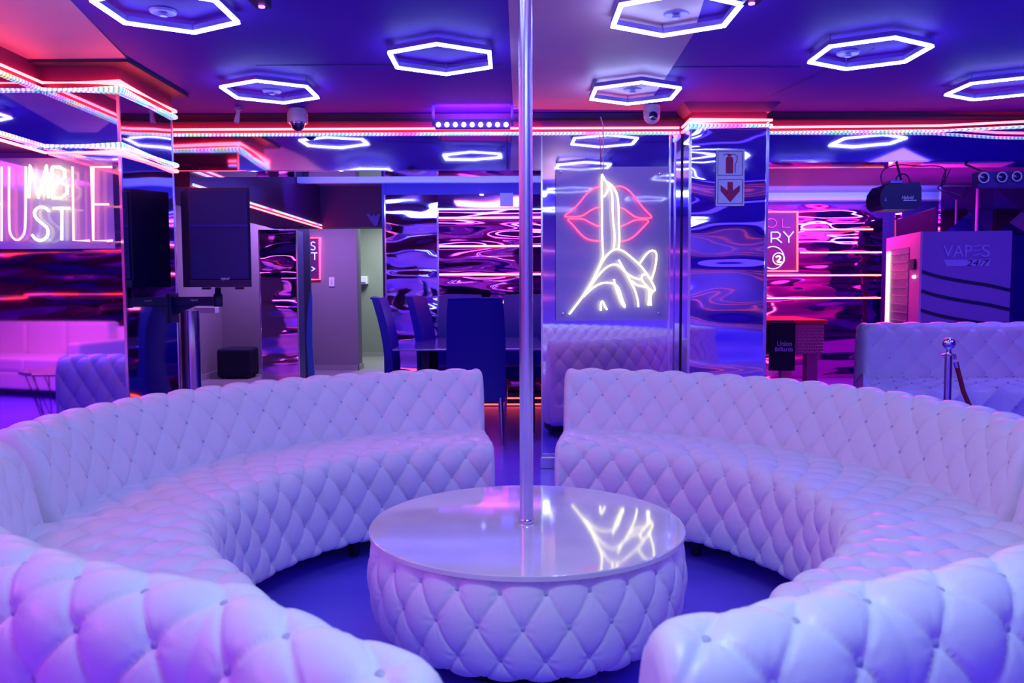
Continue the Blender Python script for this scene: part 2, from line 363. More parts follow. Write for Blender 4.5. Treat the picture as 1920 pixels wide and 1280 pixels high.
# faceted dark mirror wall far right
fm = MB()
for i in range(5):
    for k in range(2):
        x0 = X(1760, 10)+i*.62; z0 = 1.2+k*.6
        a, b_, c_, d_ = Vector((x0, 10.0, z0)), Vector((x0+.62, 10.0, z0)), Vector((x0+.62, 10.0, z0+.6)), Vector((x0, 10.0, z0+.6)); mm = Vector((x0+.31, 9.94, z0+.3))
        for p, q in ((a, b_), (b_, c_), (c_, d_), (d_, a)): fm.prism([p, q, mm], (0, .05, 0))
tag(fm.build('faceted_mirror', 'mirror_flat'), 'wall of diamond cut dark mirrors above the vending machine', 'mirror')

# ================================================ LIGHT STRIPS
def strip(path, order, lab, red='red_glow', r=.0065, gap=.034, off=(0, 0, 0), grp=None):
    """red tube above (order=1) or below (order=-1) a dotted colour strip"""
    a = MB(); a.tube([Vector(p)+Vector((0, 0, gap*.5*order)) for p in path], r*1.15, 8)
    tag(a.build('led_tube', red), 'glowing red light tube ' + lab, 'light strip')
    b_ = MB(); b_.tube([Vector(p)-Vector((0, 0, gap*.5*order)) for p in path], r*1.5, 6)
    tag(b_.build('led_pixel_strip', 'pixel_glow', smooth=False), 'dotted rainbow light strip ' + lab, 'light strip')
zs = 2.28
strip([(-2.3, YW-.02, zs), (xc0-.03, YW-.02, zs)], 1, 'along the top of the back wall behind the pole')
strip([(xc0-.012, YW-.03, zs), (xc0-.012, YC-.02, zs), (xc1+.022, YC-.02, zs), (xc1+.022, YC+.10, zs)], 1, 'wrapped around the top of the fire sign column')
strip([(xc1+.01, YW-.02, zs), (xc1+1.2, YW-.06, zs), (X(1920, 5.48), 5.48, zs), (6.2, 5.2, zs)], 1, 'over the pool room opening at right')
strip([(XL+.025, -1.9, zs), (XL+.025, Y0-.025, zs), (XC+.022, Y0-.025, zs), (XC+.022, Y1+.02, zs), (XL-.4, Y1+.02, zs)], 1, 'along the top of the left bulkhead and column')
strip([(XL+.025, -1.9, ZLB+.01), (XL+.025, Y0-.025, ZLB+.01), (XC+.022, Y0-.025, ZLB+.01), (XC+.022, Y1+.02, ZLB+.01), (XL-.4, Y1+.02, ZLB+.01)], -1, 'along the lower edge of the left bulkhead, above the word sign')
strip([(-2.255, YW+.3, 1.955), (-2.255, 9.98, 1.955)], -1, 'slanting away behind the loudspeaker')
def bar(x0, x1, y, z, lab, grp):
    t = thing('light_bar', ((x0+x1)/2, y, z), lab, 'light bar', grp)
    n = max(2, int((x1-x0)/.34)); 
    MB().box(x0, x1, y, y+.02, z-.010, z+.010).build('rail', 'edge_chrome', t)
    for i in range(n):
        a, b_ = x0+(x1-x0)*i/n, x0+(x1-x0)*(i+1)/n
        MB().tube([(a+.002, y-.008, z), (b_-.002, y-.008, z)], .0105, 6).build('glow_segment', 'bar_warm' if i % 2 else 'bar_pink', t)
bar(-8, -3.1, -2.55, 1.13, 'lower red light bar on the rear wall, reflected in the large left mirror', 'light bars on the rear wall')
bar(-8, -3.1, -2.55, 1.75, 'upper red light bar on the rear wall, reflected in the large left mirror', 'light bars on the rear wall')
for zz_, w_ in ((1.05, 'lowest'), (1.45, 'middle'), (1.85, 'highest')):  # unseen bars added so the mirrors pick up red lines
    bar(-1.5, 6.5, -2.55, zz_, '%s red light bar added behind the camera for mirror reflections' % w_, 'light bars on the rear wall')
names = ['top', 'second', 'third', 'lowest']
for i, zz in enumerate((1.97, 1.67, 1.37, 1.07)):
    bar(X(824, YN), 1.4, YN-.05, zz, '%s horizontal red light bar on the magenta mirror behind the dining chairs' % names[i], 'light bars in the dining nook')
    bar(2.0 if i > 1 else X(1497, YP), xq-.02 if i else X(1632, YP), YP-.04, zz, '%s horizontal red light bar on the pool room mirror' % names[i], 'light bars in the pool room')

# ================================================ HEXAGON CEILING LIGHTS
HR = .2714; ZH = 2.34
def hexlight(x, y, lab, used=[]):
    if not used:
        t = thing('hexagon_light', (x, y, ZH), lab, 'ceiling light', 'hexagon ceiling lights'); zero(t)
        def ring(r0, r1, z0, z1):
            b_ = MB(); V = []
            for k in range(6):
                a = PI/2+k*PI/3; V.append([b_.bm.verts.new((r*math.cos(a), r*math.sin(a), z)) for r, z in ((r0, z0), (r1, z0), (r1, z1), (r0, z1))])
            for k in range(6):
                A, B = V[k], V[(k+1) % 6]
                for j in range(4): b_.bm.faces.new((A[j], A[(j+1) % 4], B[(j+1) % 4], B[j]))
            return b_
        ring(HR-.0098, HR+.0098, 0, .006).build('diffuser', 'hex_glow', t)
        ring(HR-.011, HR+.011, .012, .034).build('housing', 'housing', t)
        for k in range(0, 6, 2):
            a = PI/2+k*PI/3; MB().tube([(HR*math.cos(a), HR*math.sin(a), .034), (HR*math.cos(a), HR*math.sin(a), ZC-ZH)], .003, 5).build('hanger', 'housing', t)
        used.append(t); return
    c = copy_tree(used[0]); c.location = (x, y, ZH); c['label'] = lab
for x_, y_, l in ((-.337, 4.149, 'glowing hexagon ceiling light left of the pole, above the small LED spot bar'),
                  (.668, 3.49, 'glowing hexagon ceiling light right of the pole, cut by the top edge'),
                  (1.71, 4.076, 'glowing hexagon ceiling light second from the right, above the fire sign column side'),
                  (.708, 4.88, 'small glowing hexagon ceiling light above the round security camera'),
                  (-1.37, 3.42, 'large glowing hexagon ceiling light at the top left corner'),
                  (-1.361, 4.814, 'small glowing hexagon ceiling light above the dome camera at left'),
                  (2.76, 4.80, 'glowing hexagon ceiling light cut by the right edge'),
                  (2.74, 3.45, 'hexagon ceiling light over the right sofa, outside the frame'), (-.337, 2.6, 'hexagon ceiling light above the stage, outside the frame'),
                  (1.71, 2.6, 'hexagon ceiling light above the right near sofa'), (-1.37, 1.7, 'hexagon ceiling light above the left near sofa'),
                  (.69, 1.5, 'hexagon ceiling light in front of the camera, overhead'), (-.337, .5, 'hexagon ceiling light over the camera, left'),
                  (1.71, .5, 'hexagon ceiling light over the camera, right'), (.69, -1.0, 'hexagon ceiling light behind the camera'), (-1.37, -1.0, 'hexagon ceiling light behind the camera at left')):
    hexlight(x_, y_, l)
def rose(px, py, lab):
    p = atz(px, py, ZC); t = thing('ceiling_rose', (p.x, p.y, ZC-.02), lab, 'ceiling fitting', 'round ceiling fittings inside the hexagons')
    MB().lathe([(.03, .012), (.045, .008), (.052, .010), (.056, .019), (.01, .019)], (p.x, p.y, ZC-.02), 24).build('ring', 'housing', t)
    MB().lathe([(.002, -.004), (.016, -.003), (.018, .006), (.002, .008)], (p.x, p.y, ZC-.02), 16).build('hub', 'housing', t)
rose(306, 20, 'round ceiling fitting inside the top left hexagon light')
rose(1268, 24, 'round ceiling fitting inside the hexagon light right of the pole')
rose(510, 170, 'round ceiling fitting inside the small hexagon light at left')
rose(1186, 166, 'round ceiling fitting inside the small hexagon above the round camera')
rose(1590, 98, 'round ceiling fitting inside the second hexagon light from the right')

# ================================================ SMALL CEILING AND WALL FITTINGS
# dome camera
p = at(558, 212, 5.5); t = thing('dome_camera', (p.x, p.y, ZC-.12), 'white dome security camera hanging under the small left hexagon light', 'security camera')
MB().lathe([(.03, 0), (.066, .002), (.067, .06), (.05, .092), (.02, .0945)], (p.x, p.y, ZC-.095), 32).build('base', 'white_plastic', t)
MB().lathe([(.002, -.05), (.02, -.047), (.036, -.034), (.046, -.01), (.048, 0), (.01, .001)], (p.x, p.y, ZC-.0955), 32).build('dome', 'glass_dark', t)
MB().lathe([(.047, -.004), (.054, -.006), (.056, .001), (.047, .0015)], (p.x, p.y, ZC-.0955), 32).build('rim', 'chrome', t)
# turret camera
p = at(1222, 205, 5.45); t = thing('turret_camera', (p.x, p.y, ZC-.1), 'white round security camera above the finger on lips sign', 'security camera')
MB().lathe([(.03, 0), (.055, .002), (.053, .05), (.01, .051)], (p.x, p.y, ZC-.052), 28).build('base', 'white_plastic', t)
c = Vector((p.x, p.y-.004, ZC-.066)); b_ = MB()
bmesh.ops.create_uvsphere(b_.bm, u_segments=24, v_segments=16, radius=.053, matrix=Matrix.Translation(c)); b_.smooth = True; bd = b_.build('eyeball', 'white_plastic', t)
MB().lathe([(.002, 0), (.026, -.001), (.028, .008), (.002, .012)], c+Vector((0, -.049, -.012)), 24, axis='y').build('lens', 'glass_dark', t)
# small spot on bracket
p = at(447, 206, 5.45); t = thing('small_spotlight', (p.x, p.y, ZC-.13), 'small lilac spotlight on a bracket left of the dome camera', 'spotlight')
MB().box(p.x-.02, p.x+.02, p.y-.02, p.y+.02, ZC-.02, ZC-.001).build('bracket', 'housing', t)
MB().tube([(p.x, p.y, ZC-.02), (p.x-.004, p.y, ZC-.045), (p.x-.012, p.y-.01, ZC-.10)], [.012, .013, .018], 12).build('lamp_head', 'white_plastic', t)
# LED spot bar above the pole side
pa, pb = at(815, 240, 5.40), at(957, 224, 5.40)
t = thing('led_spot_bar', ((pa.x+pb.x)/2, 5.4, pa.z), 'violet LED spot bar with nine round lamps left of the pole', 'stage light')
MB().box(pa.x, pb.x, 5.405, 5.46, pa.z, pb.z+.006, .006).build('housing', 'housing', t)
for x_ in (pa.x-.012, pb.x+.012): MB().box(x_-.008, x_+.008, 5.42, 5.45, pa.z+.02, ZC-.001).build('bracket', 'housing', t)
for i in range(9):
    c = at(822+i*15.85, 233.5, 5.40); MB().lathe([(.002, .006), (.012, .004), (.0155, -.002), (.002, -.003)], c, 14, axis='y').build('lamp', 'lens_glow', t)
area('led_spot_bar_light', ((pa.x+pb.x)/2, 5.39, pb.z+.02), .44, 5, (.35, .08, 1), rot=(R(120), 0, 0), sy=.02, spread=140)
# two bars whose ends show at the top edge
for (px, py, dx, lab) in ((492, 8, -1, 'black LED bar with purple lamps at the top edge, left of centre'), (1408, 2, 1, 'black LED bar with purple lamp at the top edge, right of centre')):
    p = atz(px, py, ZC-.06); t = thing('led_bar', (p.x, p.y, ZC-.07), lab, 'stage light'); q = p+Vector((dx*.02, -.5, 0))
    MB().prism([(p.x-.03, p.y+.02, ZC-.07), (p.x+.03, p.y+.02, ZC-.07), (q.x+.03, q.y, ZC-.07), (q.x-.03, q.y, ZC-.07)], (0, 0, .06)).build('housing', 'black', t)
    for k in range(5):
        c = p.lerp(q, k/4.6); MB().lathe([(.002, -.006), (.012, -.004), (.013, .001), (.002, .002)], (c.x, c.y-.01, ZC-.072), 12).build('lamp', 'lens_purple', t)
# hanging cable in front of the neon sign
tag(MB().tube([at(1126, 219, 5.55), at(1131, 236, 5.56), at(1131, 290, 5.6), at(1131, 340, 5.6)], .004, 6).build('hanging_cable', 'white_plastic'), 'thin pale cable hanging down to the finger on lips sign', 'cable')

# ================================================ FIRE SIGN
Yf = YC-.012
def rect(a, b_, Y, t_=.003): p, q = at(*a, Y), at(*b_, Y); return MB().box(p.x, q.x, Y-t_, Y, q.z, p.z)
p = at(1369, 386, Yf); t = thing('fire_sign', p, 'white and red fire extinguisher sign with arrow on the mirrored column', 'sign')
rect((1343, 280), (1395, 386), Yf).build('plate', 'sign_white', t)
def frame(a, b_, Y, w_, t_=.002):
    p, q = at(*a, Y), at(*b_, Y); m_ = MB()
    m_.box(p.x, q.x, Y-t_, Y, p.z-w_, p.z); m_.box(p.x, q.x, Y-t_, Y, q.z, q.z+w_); m_.box(p.x, p.x+w_, Y-t_, Y, q.z, p.z); m_.box(q.x-w_, q.x, Y-t_, Y, q.z, p.z); return m_
Yg = Yf-.003
frame((1346, 283), (1392, 329), Yg, .003).build('border', 'sign_line', t); frame((1346, 336), (1392, 382), Yg, .003).build('border', 'sign_line', t)
def outline(pts, Y, t_=.002): return MB().prism([at(x, y, Y) for x, y in pts], (0, -t_, 0))
m_ = outline([(1361, 325), (1374.5, 325), (1374.5, 297), (1372, 294), (1363.5, 294), (1361, 297)], Yg)
m_.prism([at(x, y, Yg) for x, y in ((1364, 293.5), (1371, 293.5), (1371, 289), (1364, 289))], (0, -.002, 0))
m_.tube([at(*q, Yg-.001) for q in ((1370, 290), (1378, 289), (1383, 294), (1381, 303), (1378.5, 308), (1378.5, 324))], .0022, 6)
m_.tube([at(*q, Yg-.001) for q in ((1368, 289), (1362, 288.5), (1356, 291))], .0025, 6)
m_.build('extinguisher_symbol', 'sign_red', t)
outline([(1364, 341), (1374, 341), (1374, 357), (1387, 347), (1387, 358), (1369, 379), (1351, 358), (1351, 347), (1364, 357)], Yg).build('arrow_symbol', 'sign_red', t)

# ================================================ NEON SIGNS
# finger on lips
YS = 5.60
p = at(1148, 600, YS); t = thing('neon_sign', p, 'white neon hand with a finger over pink neon lips on a clear sheet', 'neon sign')
a_, b_ = at(1042, 313, YS+.02), at(1252, 600, YS+.02)
MB().box(a_.x, b_.x, YS+.016, YS+.022, b_.z, a_.z).build('acrylic_sheet', 'acrylic', t)
for (bx, by) in ((1052, 322), (1238, 326), (1056, 588), (1235, 587)):
    c = at(bx, by, YS+.014); MB().lathe([(.002, .006), (.009, .004), (.010, -.045), (.002, -.045)], c, 12, axis='y').build('standoff', 'chrome', t)
def c7(pts): return [(1000+x/3.2, 200+y/3.2) for x, y in pts]
lips = [[(415, 478), (370, 485), (320, 520), (280, 575), (235, 620), (186, 654), (195, 662), (290, 660), (330, 630), (375, 605), (410, 603)],
        [(490, 480), (530, 475), (580, 505), (630, 570), (670, 620), (714, 660), (700, 670), (620, 668), (580, 640), (545, 612), (515, 605)],
        [(410, 718), (380, 715), (340, 695), (300, 672), (250, 672), (198, 672), (240, 712), (280, 762), (320, 794), (360, 804), (410, 806)],
        [(525, 718), (560, 705), (600, 682), (640, 676), (702, 680), (660, 722), (620, 766), (580, 795), (545, 806), (525, 806)]]
for l in lips: MB().tube(pxpath(c7(l), YS), .0046, 8).build('lip_tube', 'neon_pink', t)['label'] = 'pink neon tube of the lips'
hand = [[(412, 405), (410, 500), (413, 620), (412, 740), (416, 840), (420, 900), (400, 950), (360, 1035)],
        [(412, 405), (430, 440), (448, 465), (450, 490), (440, 520), (422, 540)],
        [(438, 448), (465, 490), (475, 540), (475, 620), (480, 700), (490, 780), (482, 855)],
        [(445, 452), (480, 478), (505, 530), (512, 600), (512, 700), (518, 790), (512, 852)],
        [(215, 1245), (250, 1200), (300, 1135), (360, 1040), (410, 935), (450, 880), (490, 852), (530, 858), (580, 895), (650, 958), (700, 1030), (736, 1100), (712, 1108), (675, 1070), (648, 1035), (652, 1008), (680, 1003), (705, 1035)],
        [(640, 938), (680, 880), (712, 858), (740, 872), (738, 930), (725, 990), (708, 1040)],
        [(310, 1125), (360, 1050), (410, 988), (450, 955), (490, 943), (520, 955), (560, 1000), (600, 1025), (645, 1037)],
        [(300, 1140), (350, 1090), (400, 1060), (450, 1053), (490, 1063), (515, 1090), (530, 1150), (552, 1195), (545, 1205), (520, 1150), (495, 1090), (484, 1035)],
        [(512, 918), (540, 970), (580, 1040), (610, 1100), (628, 1160), (630, 1202)],
        [(590, 1045), (620, 1070), (660, 1078), (692, 1082), (698, 1130), (690, 1192)],
        [(718, 1106), (700, 1140), (706, 1192)],
        [(405, 1224), (404, 1180), (415, 1162), (426, 1190), (443, 1218)]]
for l in hand: MB().tube(pxpath(c7(l), YS-.006), .0056, 8).build('hand_tube', 'neon_white', t)['label'] = 'white neon tube of the hand'

# big word sign at left
YH = Y0-.07
p = at(110, 465, YH); t = thing('neon_sign', p, 'neon word sign reading HUMBLE over HUSTLE sharing tall letters, on the left mirror', 'neon sign')
a_, b_ = at(-70, 297, YH+.03), at(216, 466, YH+.03)
MB().box(a_.x, b_.x, YH+.026, YH+.032, b_.z, a_.z).build('acrylic_sheet', 'acrylic', t)
for (bx, by) in ((202, 310), (204, 455)):
    c = at(bx, by, YH+.026); MB().lathe([(.002, .004), (.007, .003), (.008, -.035), (.002, -.035)], c, 10, axis='y').build('standoff', 'chrome', t)
def letter(paths, m_, lab, k=0, r=.0058):
    b_ = MB()
    for q in paths: b_.tube(pxpath(q, YH, k), r, 8)
    b_.build('letter', m_, t)['label'] = lab
for dz, rr in ((0, .0062),):
    letter([[(-40, 312), (-40, 452)], [(3, 312), (3, 452)], [(-40, 382), (3, 382)]], 'neon_warm', 'tall letter H')
    letter([[(17, 312), (17, 425), (20, 442), (32, 452), (44, 442), (48, 425), (48, 312)]], 'neon_warm', 'tall letter U', 1)
    letter([[(54, 371), (57, 313), (72, 368), (87, 313), (91, 371)]], 'neon_white', 'small letter M', 0, .007)
    letter([[(98, 313), (98, 371)], [(98, 313), (112, 313), (121, 319), (121, 333), (112, 341), (98, 341)], [(98, 341), (114, 341), (126, 349), (126, 362), (114, 371), (98, 371)]], 'neon_white', 'small letter B', 0, .007)
    letter([[(92, 396), (84, 388), (72, 388), (64, 396), (66, 408), (78, 418), (90, 428), (90, 442), (80, 451), (68, 450), (60, 440)]], 'neon_white', 'small letter S', 1, .007)
    letter([[(100, 390), (131, 390)], [(116, 390), (116, 450)]], 'neon_white', 'small letter T', 0, .007)
    letter([[(136, 312), (138, 451), (168, 451)]], 'neon_warm', 'tall letter L')
    letter([[(210, 313), (173, 313), (175, 451), (211, 451)], [(174, 383), (204, 383)]], 'neon_warm', 'tall letter E')

# washroom sign on the corridor block
Yt = 12.27; p = at(594, 526, Yt); t = thing('neon_sign', p, 'small pink framed neon sign with blue letters on the grey corridor wall', 'neon sign')
MB().box(X(578, Yt), X(600, Yt), Yt+.012, Yt+.0295, Z(524, Yt), Z(446, Yt)).build('backing', 'maroon', t)
MB().tube([at(574, 446, Yt), at(600, 446, Yt), at(600, 524, Yt), at(574, 524, Yt)], .012, 8).build('frame_tube', 'neon_pink', t)
MB().tube(pxpath([(591, 455), (586, 453), (583, 456), (584, 460), (590, 462), (591, 466), (587, 469), (583, 467)], Yt, 1), .007, 6).build('letter', 'neon_blue', t)['label'] = 'letter S'
b_ = MB(); b_.tube([at(583, 474, Yt), at(595, 474, Yt)], .007, 6); b_.tube([at(590, 474, Yt), at(590, 487, Yt)], .007, 6); b_.build('letter', 'neon_blue', t)['label'] = 'letter T'
MB().tube([at(584, 500, Yt), at(590, 504, Yt), at(584, 508, Yt)], .007, 6).build('arrow', 'neon_blue', t)
# pool room sign
Yt = YP-.10; p = at(1468, 508, Yt); t = thing('neon_sign', p, 'red framed neon sign with blue letters and a ball, left on the pool room mirror', 'neon sign')
MB().box(X(1400, Yt), X(1495, Yt), Yt+.02, Yt+.095, Z(508, Yt), Z(397, Yt)).build('backing', 'maroon', t)
MB().tube([at(1400, 397, Yt), at(1495, 397, Yt), at(1495, 508, Yt), at(1400, 508, Yt)], .012, 8).build('frame_tube', 'red_thin', t)
def circ(cx, cy, r, n=24): return [(cx+r*math.cos(2*PI*i/n), cy+r*math.sin(2*PI*i/n)) for i in range(n+1)]
MB().tube([at(*q, Yt) for q in [(1446+10*math.cos(a/12*PI), 418+8*math.sin(a/12*PI)) for a in range(25)]], .006, 6).build('letter', 'neon_dim', t)['label'] = 'dim letter O'
MB().tube([at(1467, 410, Yt), at(1467, 426, Yt), at(1482, 426, Yt)], .006, 6).build('letter', 'neon_dim', t)['label'] = 'dim letter L'
b_ = MB(); b_.tube([at(*q, Yt) for q in ((1446, 455), (1446, 435), (1458, 435), (1463, 439), (1462, 444), (1457, 447), (1447, 447))], .008, 6); b_.tube([at(1456, 447, Yt), at(1466, 455, Yt)], .008, 6); b_.build('letter', 'neon_blue', t)['label'] = 'letter R'
b_ = MB(); b_.tube([at(1469, 434, Yt), at(1479, 445, Yt), at(1488, 434, Yt)], .008, 6); b_.tube([at(1479, 445, Yt), at(1479, 455, Yt)], .008, 6); b_.build('letter', 'neon_blue', t)['label'] = 'letter Y'
MB().tube([at(*q, Yt) for q in circ(1449, 483, 21)], .007, 6).build('ball_ring', 'neon_blue', t)
MB().tube([at(*q, Yt-.01) for q in circ(1460, 485, 11)], .007, 6).build('ball_ring', 'neon_blue', t)
MB().tube(pxpath([(1455, 482), (1460, 479), (1464, 482), (1461, 487), (1456, 491), (1465, 491)], Yt-.01, 1), .008, 6).build('digit', 'neon_white', t)['label'] = 'digit 2'

# ================================================ TUFTED UPHOLSTERY
def resample(prof, ds, closed=False):
    P = [Vector((r, z)) for r, z in prof]
    for _ in range(2):
        q = [P[0]]
        for a, b_ in zip(P, P[1:]): q += [a*.75+b_*.25, a*.25+b_*.75]
        q.append(P[-1]); P = q
    L = [0]
    for a, b_ in zip(P, P[1:]): L.append(L[-1]+(b_-a).length)
    n = max(3, int(L[-1]/ds)); out = []; k = 0
    for i in range(n+1):
        s = L[-1]*i/n
        while k < len(L)-2 and L[k+1] < s: k += 1
        f = (s-L[k])/max(1e-9, L[k+1]-L[k]); out.append((P[k].lerp(P[k+1], min(1, f)), s))
    res = []
    for i, (p, s) in enumerate(out):
        a = out[max(0, i-1)][0]; b_ = out[min(n, i+1)][0]; t_ = (b_-a).normalized()
        res.append((p.x, p.y, -t_.y, t_.x, s))        # r,z, normal(r,z), s
    return res, L[-1]
def tuft(u, v, wr=1.0):
    a, b_ = (u+v)/2, (u-v)/2
    ia, ib = round(a), round(b_); da, db = a-ia, b_-ib; fa, fb = abs(da), abs(db)
    P = (math.sin(PI*fa)*math.sin(PI*fb))
    d = math.hypot(fa, fb)/.707
    h = .42*P**.38 + .58*(1-math.exp(-4.2*d))/.985
    cr_ = -.20*math.exp(-(min(fa, fb)/.028)**2)*min(1, d*2)
    ph = math.atan2(db, da)
    rnd = math.sin(ia*12.9+ib*78.2)*3
    wk = .07*math.cos(8*ph+rnd)*math.exp(-((d-.26)/.14)**2) + .035*math.cos(11*ph+rnd*2)*math.exp(-((d-.42)/.2)**2)
    return h+cr_+wk*wr
def button_mesh():
    b_ = MB(); bmesh.ops.create_uvsphere(b_.bm, u_segments=12, v_segments=8, radius=1)
    bmesh.ops.scale(b_.bm, vec=(.0092, .0092, .005), verts=b_.bm.verts[:])
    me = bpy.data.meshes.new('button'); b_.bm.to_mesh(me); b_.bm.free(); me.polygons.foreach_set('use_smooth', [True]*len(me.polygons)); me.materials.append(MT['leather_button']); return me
BTN = button_mesh()
def shell(name, prof, place, ulen, ncol, drow, A, parent, v0=0, rowmax=None, ends=.05, amp=None, nu=14, ds=.011, mat_='leather', wrap=False, vmin=None):
    """surface swept through place(f, r, z) -> point; tufted; returns button spots"""
    pr, L = resample(prof, ds); N = int(ncol*nu); bm = bmesh.new(); rings = []; spots = []
    amp = amp or (lambda s, L: 1)
    def pos(f, k, off):
        r, z, nr, nz, s = pr[k]; return place(f, r+nr*off, z+nz*off)
    for i in range(N + (0 if wrap else 1)):
        f = i/N; u = f*ncol; ring = []
        de = min(f, 1-f)*ulen; e_in = 0
        if not wrap and de < ends: q = 1-de/ends; e_in = ends*(1-math.sqrt(max(0, 1-q*q)))
        for k, (r, z, nr, nz, s) in enumerate(pr):
            am = amp(s, L); h = tuft(u, (s/drow)+v0)
            fade = 1 if wrap else min(1, de/.05)*.8+.2
            off = (h-1)*A*am*fade + A*.25 - e_in
            ring.append(bm.verts.new(pos(f, k, off)))
        rings.append(ring)
    n = len(pr)
    for i in range(len(rings) if wrap else len(rings)-1):
        Aa, Bb = rings[i], rings[(i+1) % len(rings)]
        for k in range(n-1): bm.faces.new((Aa[k], Aa[k+1], Bb[k+1], Bb[k]))
        if not wrap: bm.faces.new((Aa[n-1], Aa[0], Bb[0], Bb[n-1]))
    if not wrap:
        bm.faces.new(rings[0]); bm.faces.new(rings[-1][::-1])
    bmesh.ops.recalc_face_normals(bm, faces=bm.faces[:])
    o_ = ORG[parent.name]; bmesh.ops.translate(bm, vec=-o_, verts=bm.verts[:])
    me = bpy.data.meshes.new(name); bm.to_mesh(me); bm.free()
    me.polygons.foreach_set('use_smooth', [True]*len(me.polygons)); me.set_sharp_from_angle(angle=R(75)); me.materials.append(MT[mat_])
    o = bpy.data.objects.new(name, me); col.objects.link(o); o.parent = parent; ORG[o.name] = o_
    for j in range(int(math.floor(v0))-1, int(L/drow+v0)+2):
        s = (j-v0)*drow
        if s < .02 or s > L-.02: continue
        k = min(range(n), key=lambda q: abs(pr[q][4]-s)); am = amp(pr[k][4], L)
        if am < .5: continue
        for i in range(0, int(ncol)+1):
            if (i+j) % 2: continue
            f = i/ncol; de = min(f, 1-f)*ulen
            if (not wrap and de < .045) or (wrap and i >= ncol): continue
            off = -A*am*(min(1, de/.05)*.8+.2 if not wrap else 1)+A*.25
            c = pos(f, k, off+.003); d = pos(f, k, off+.02)
            spots.append((Vector(c), (Vector(d)-Vector(c)).normalized()))
    return o, spots
def buttons(spots, parent, cap=100):
    def score(cn):
        c, n_ = cn; v = (CAM-c); d = v.length; fc = n_.dot(v.normalized()); q = (c-CAM).dot(FW)
        vis = q > 0 and abs((c-CAM).dot(RT)/q) < .66 and abs((c-CAM).dot(UP)/q) < .44
        return (0 if (fc > .05 and vis) else 10) + d*.1
    sp_ = sorted(spots, key=score); o_ = ORG[parent.name]
    for c, n_ in sp_[:cap]:
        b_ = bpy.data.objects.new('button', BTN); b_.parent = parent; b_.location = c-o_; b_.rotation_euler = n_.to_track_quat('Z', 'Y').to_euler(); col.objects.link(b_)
    rest = sp_[cap:]
    if rest:
        bm = bmesh.new()
        for c, n_ in rest:
            mx = Matrix.Translation(c-o_) @ n_.to_track_quat('Z', 'Y').to_matrix().to_4x4() @ Matrix.Diagonal((.0092, .0092, .005, 1))
            bmesh.ops.create_icosphere(bm, subdivisions=1, radius=1, matrix=mx)
        me = bpy.data.meshes.new('buttons'); bm.to_mesh(me); bm.free(); me.materials.append(MT['leather_button'])
        b_ = bpy.data.objects.new('button', me); b_.parent = parent; col.objects.link(b_); b_['kind'] = 'stuff'

SC = Vector((.049, 2.88, 0))               # middle of the stage and of the sofa ring
SEAT = [(1.06, .115), (1.035, .13), (1.030, .25), (1.030, .38), (1.040, .455), (1.075, .497), (1.14, .505), (1.30, .500), (1.45, .497), (1.60, .490), (1.64, .47), (1.64, .115)]
BACK = [(1.53, .42), (1.535, .50), (1.55, .60), (1.575, .70), (1.605, .765), (1.655, .798), (1.715, .795), (1.765, .760), (1.79, .69), (1.80, .55), (1.80, .30), (1.79, .115), (1.66, .115), (1.60, .30)]
def sofa(a0, a1, lab, flare_f=None, flare_b=None, nm='curved_sofa', dzb=0, dzs=0, dr=0):
    am_ = R((a0+a1)/2); base = SC+Vector((1.45*math.sin(am_), 1.45*math.cos(am_), 0))
    t = thing(nm, base, lab, 'sofa', 'tufted white sofa sections around the stage')
    ff = flare_f or (lambda a: 0); fb = flare_b or (lambda a: 0)
    def place(f, r, z):
        ad_ = a0+(a1-a0)*f; a = R(ad_); w_ = max(0, min(1, (1.55-r)/.45))
        rr = r+ff(abs(ad_))*w_+fb(abs(ad_)); return SC+Vector((rr*math.sin(a), rr*math.cos(a), z))
    span = abs(R(a1-a0))
    ns = 2*round(span*1.04/.137); nb = 2*round(span*1.58/.139)
    s1, sp1 = shell('seat', [(r+(dr if r < 1.2 else 0), z+(dzs if z > .3 else 0)) for r, z in SEAT], place, span*1.2, ns, .094, .030, t, v0=.35, ends=.035, amp=lambda s, L: 1 if s < .93 else 0, nu=12, ds=.0085)
    s2, sp2 = shell('backrest', [(r, z+(dzb if z > .55 else 0)) for r, z in BACK], place, span*1.65, nb, .094, .024, t, v0=.25, ends=.045, amp=lambda s, L: (min(1, s/.06) if s < .12 else (1 if s < 1.02 else 0)), nu=12, ds=.0085)
    buttons(sp1+sp2, t)
    # recessed plinth and feet
    pl = MB(); n = 24; V = []
    for i in range(n+1):
        f = .02+.96*i/n; V.append([pl.bm.verts.new(place(f, r, z)) for r, z in ((1.30, .03), (1.30, .125), (1.60, .125), (1.60, .03))])
    for i in range(n):
        for j in range(4): pl.bm.faces.new((V[i][j], V[i][(j+1) % 4], V[i+1][(j+1) % 4], V[i+1][j]))
    pl.bm.faces.new(V[0]); pl.bm.faces.new(V[-1][::-1]); pl.build('plinth', 'plinth', t)
    for f in (.06, .36, .66, .94):
        for r in (1.22, 1.68):
            c = place(f, r, 0); MB().lathe([(.018, 0), (.024, .01), (.028, .118), (.005, .12)], c, 12).build('foot', 'plinth', t)
    return t
def sm(a, lo, hi): q = max(0, min(1, (a-lo)/(hi-lo))); return q*q*(3-2*q)
sofa(-7.2, -98.5, 'white tufted curved sofa section at far left of the stage')
sofa(8.2, 99.5, 'white tufted curved sofa section at far right of the stage')
sofa(-100.5, -176, 'white tufted curved sofa section nearest the camera on the left', lambda a: .34*sm(a, 132, 170), lambda a: .012+.0175*max(0, a-163.5), dzb=-.012, dzs=.022, dr=-.02)
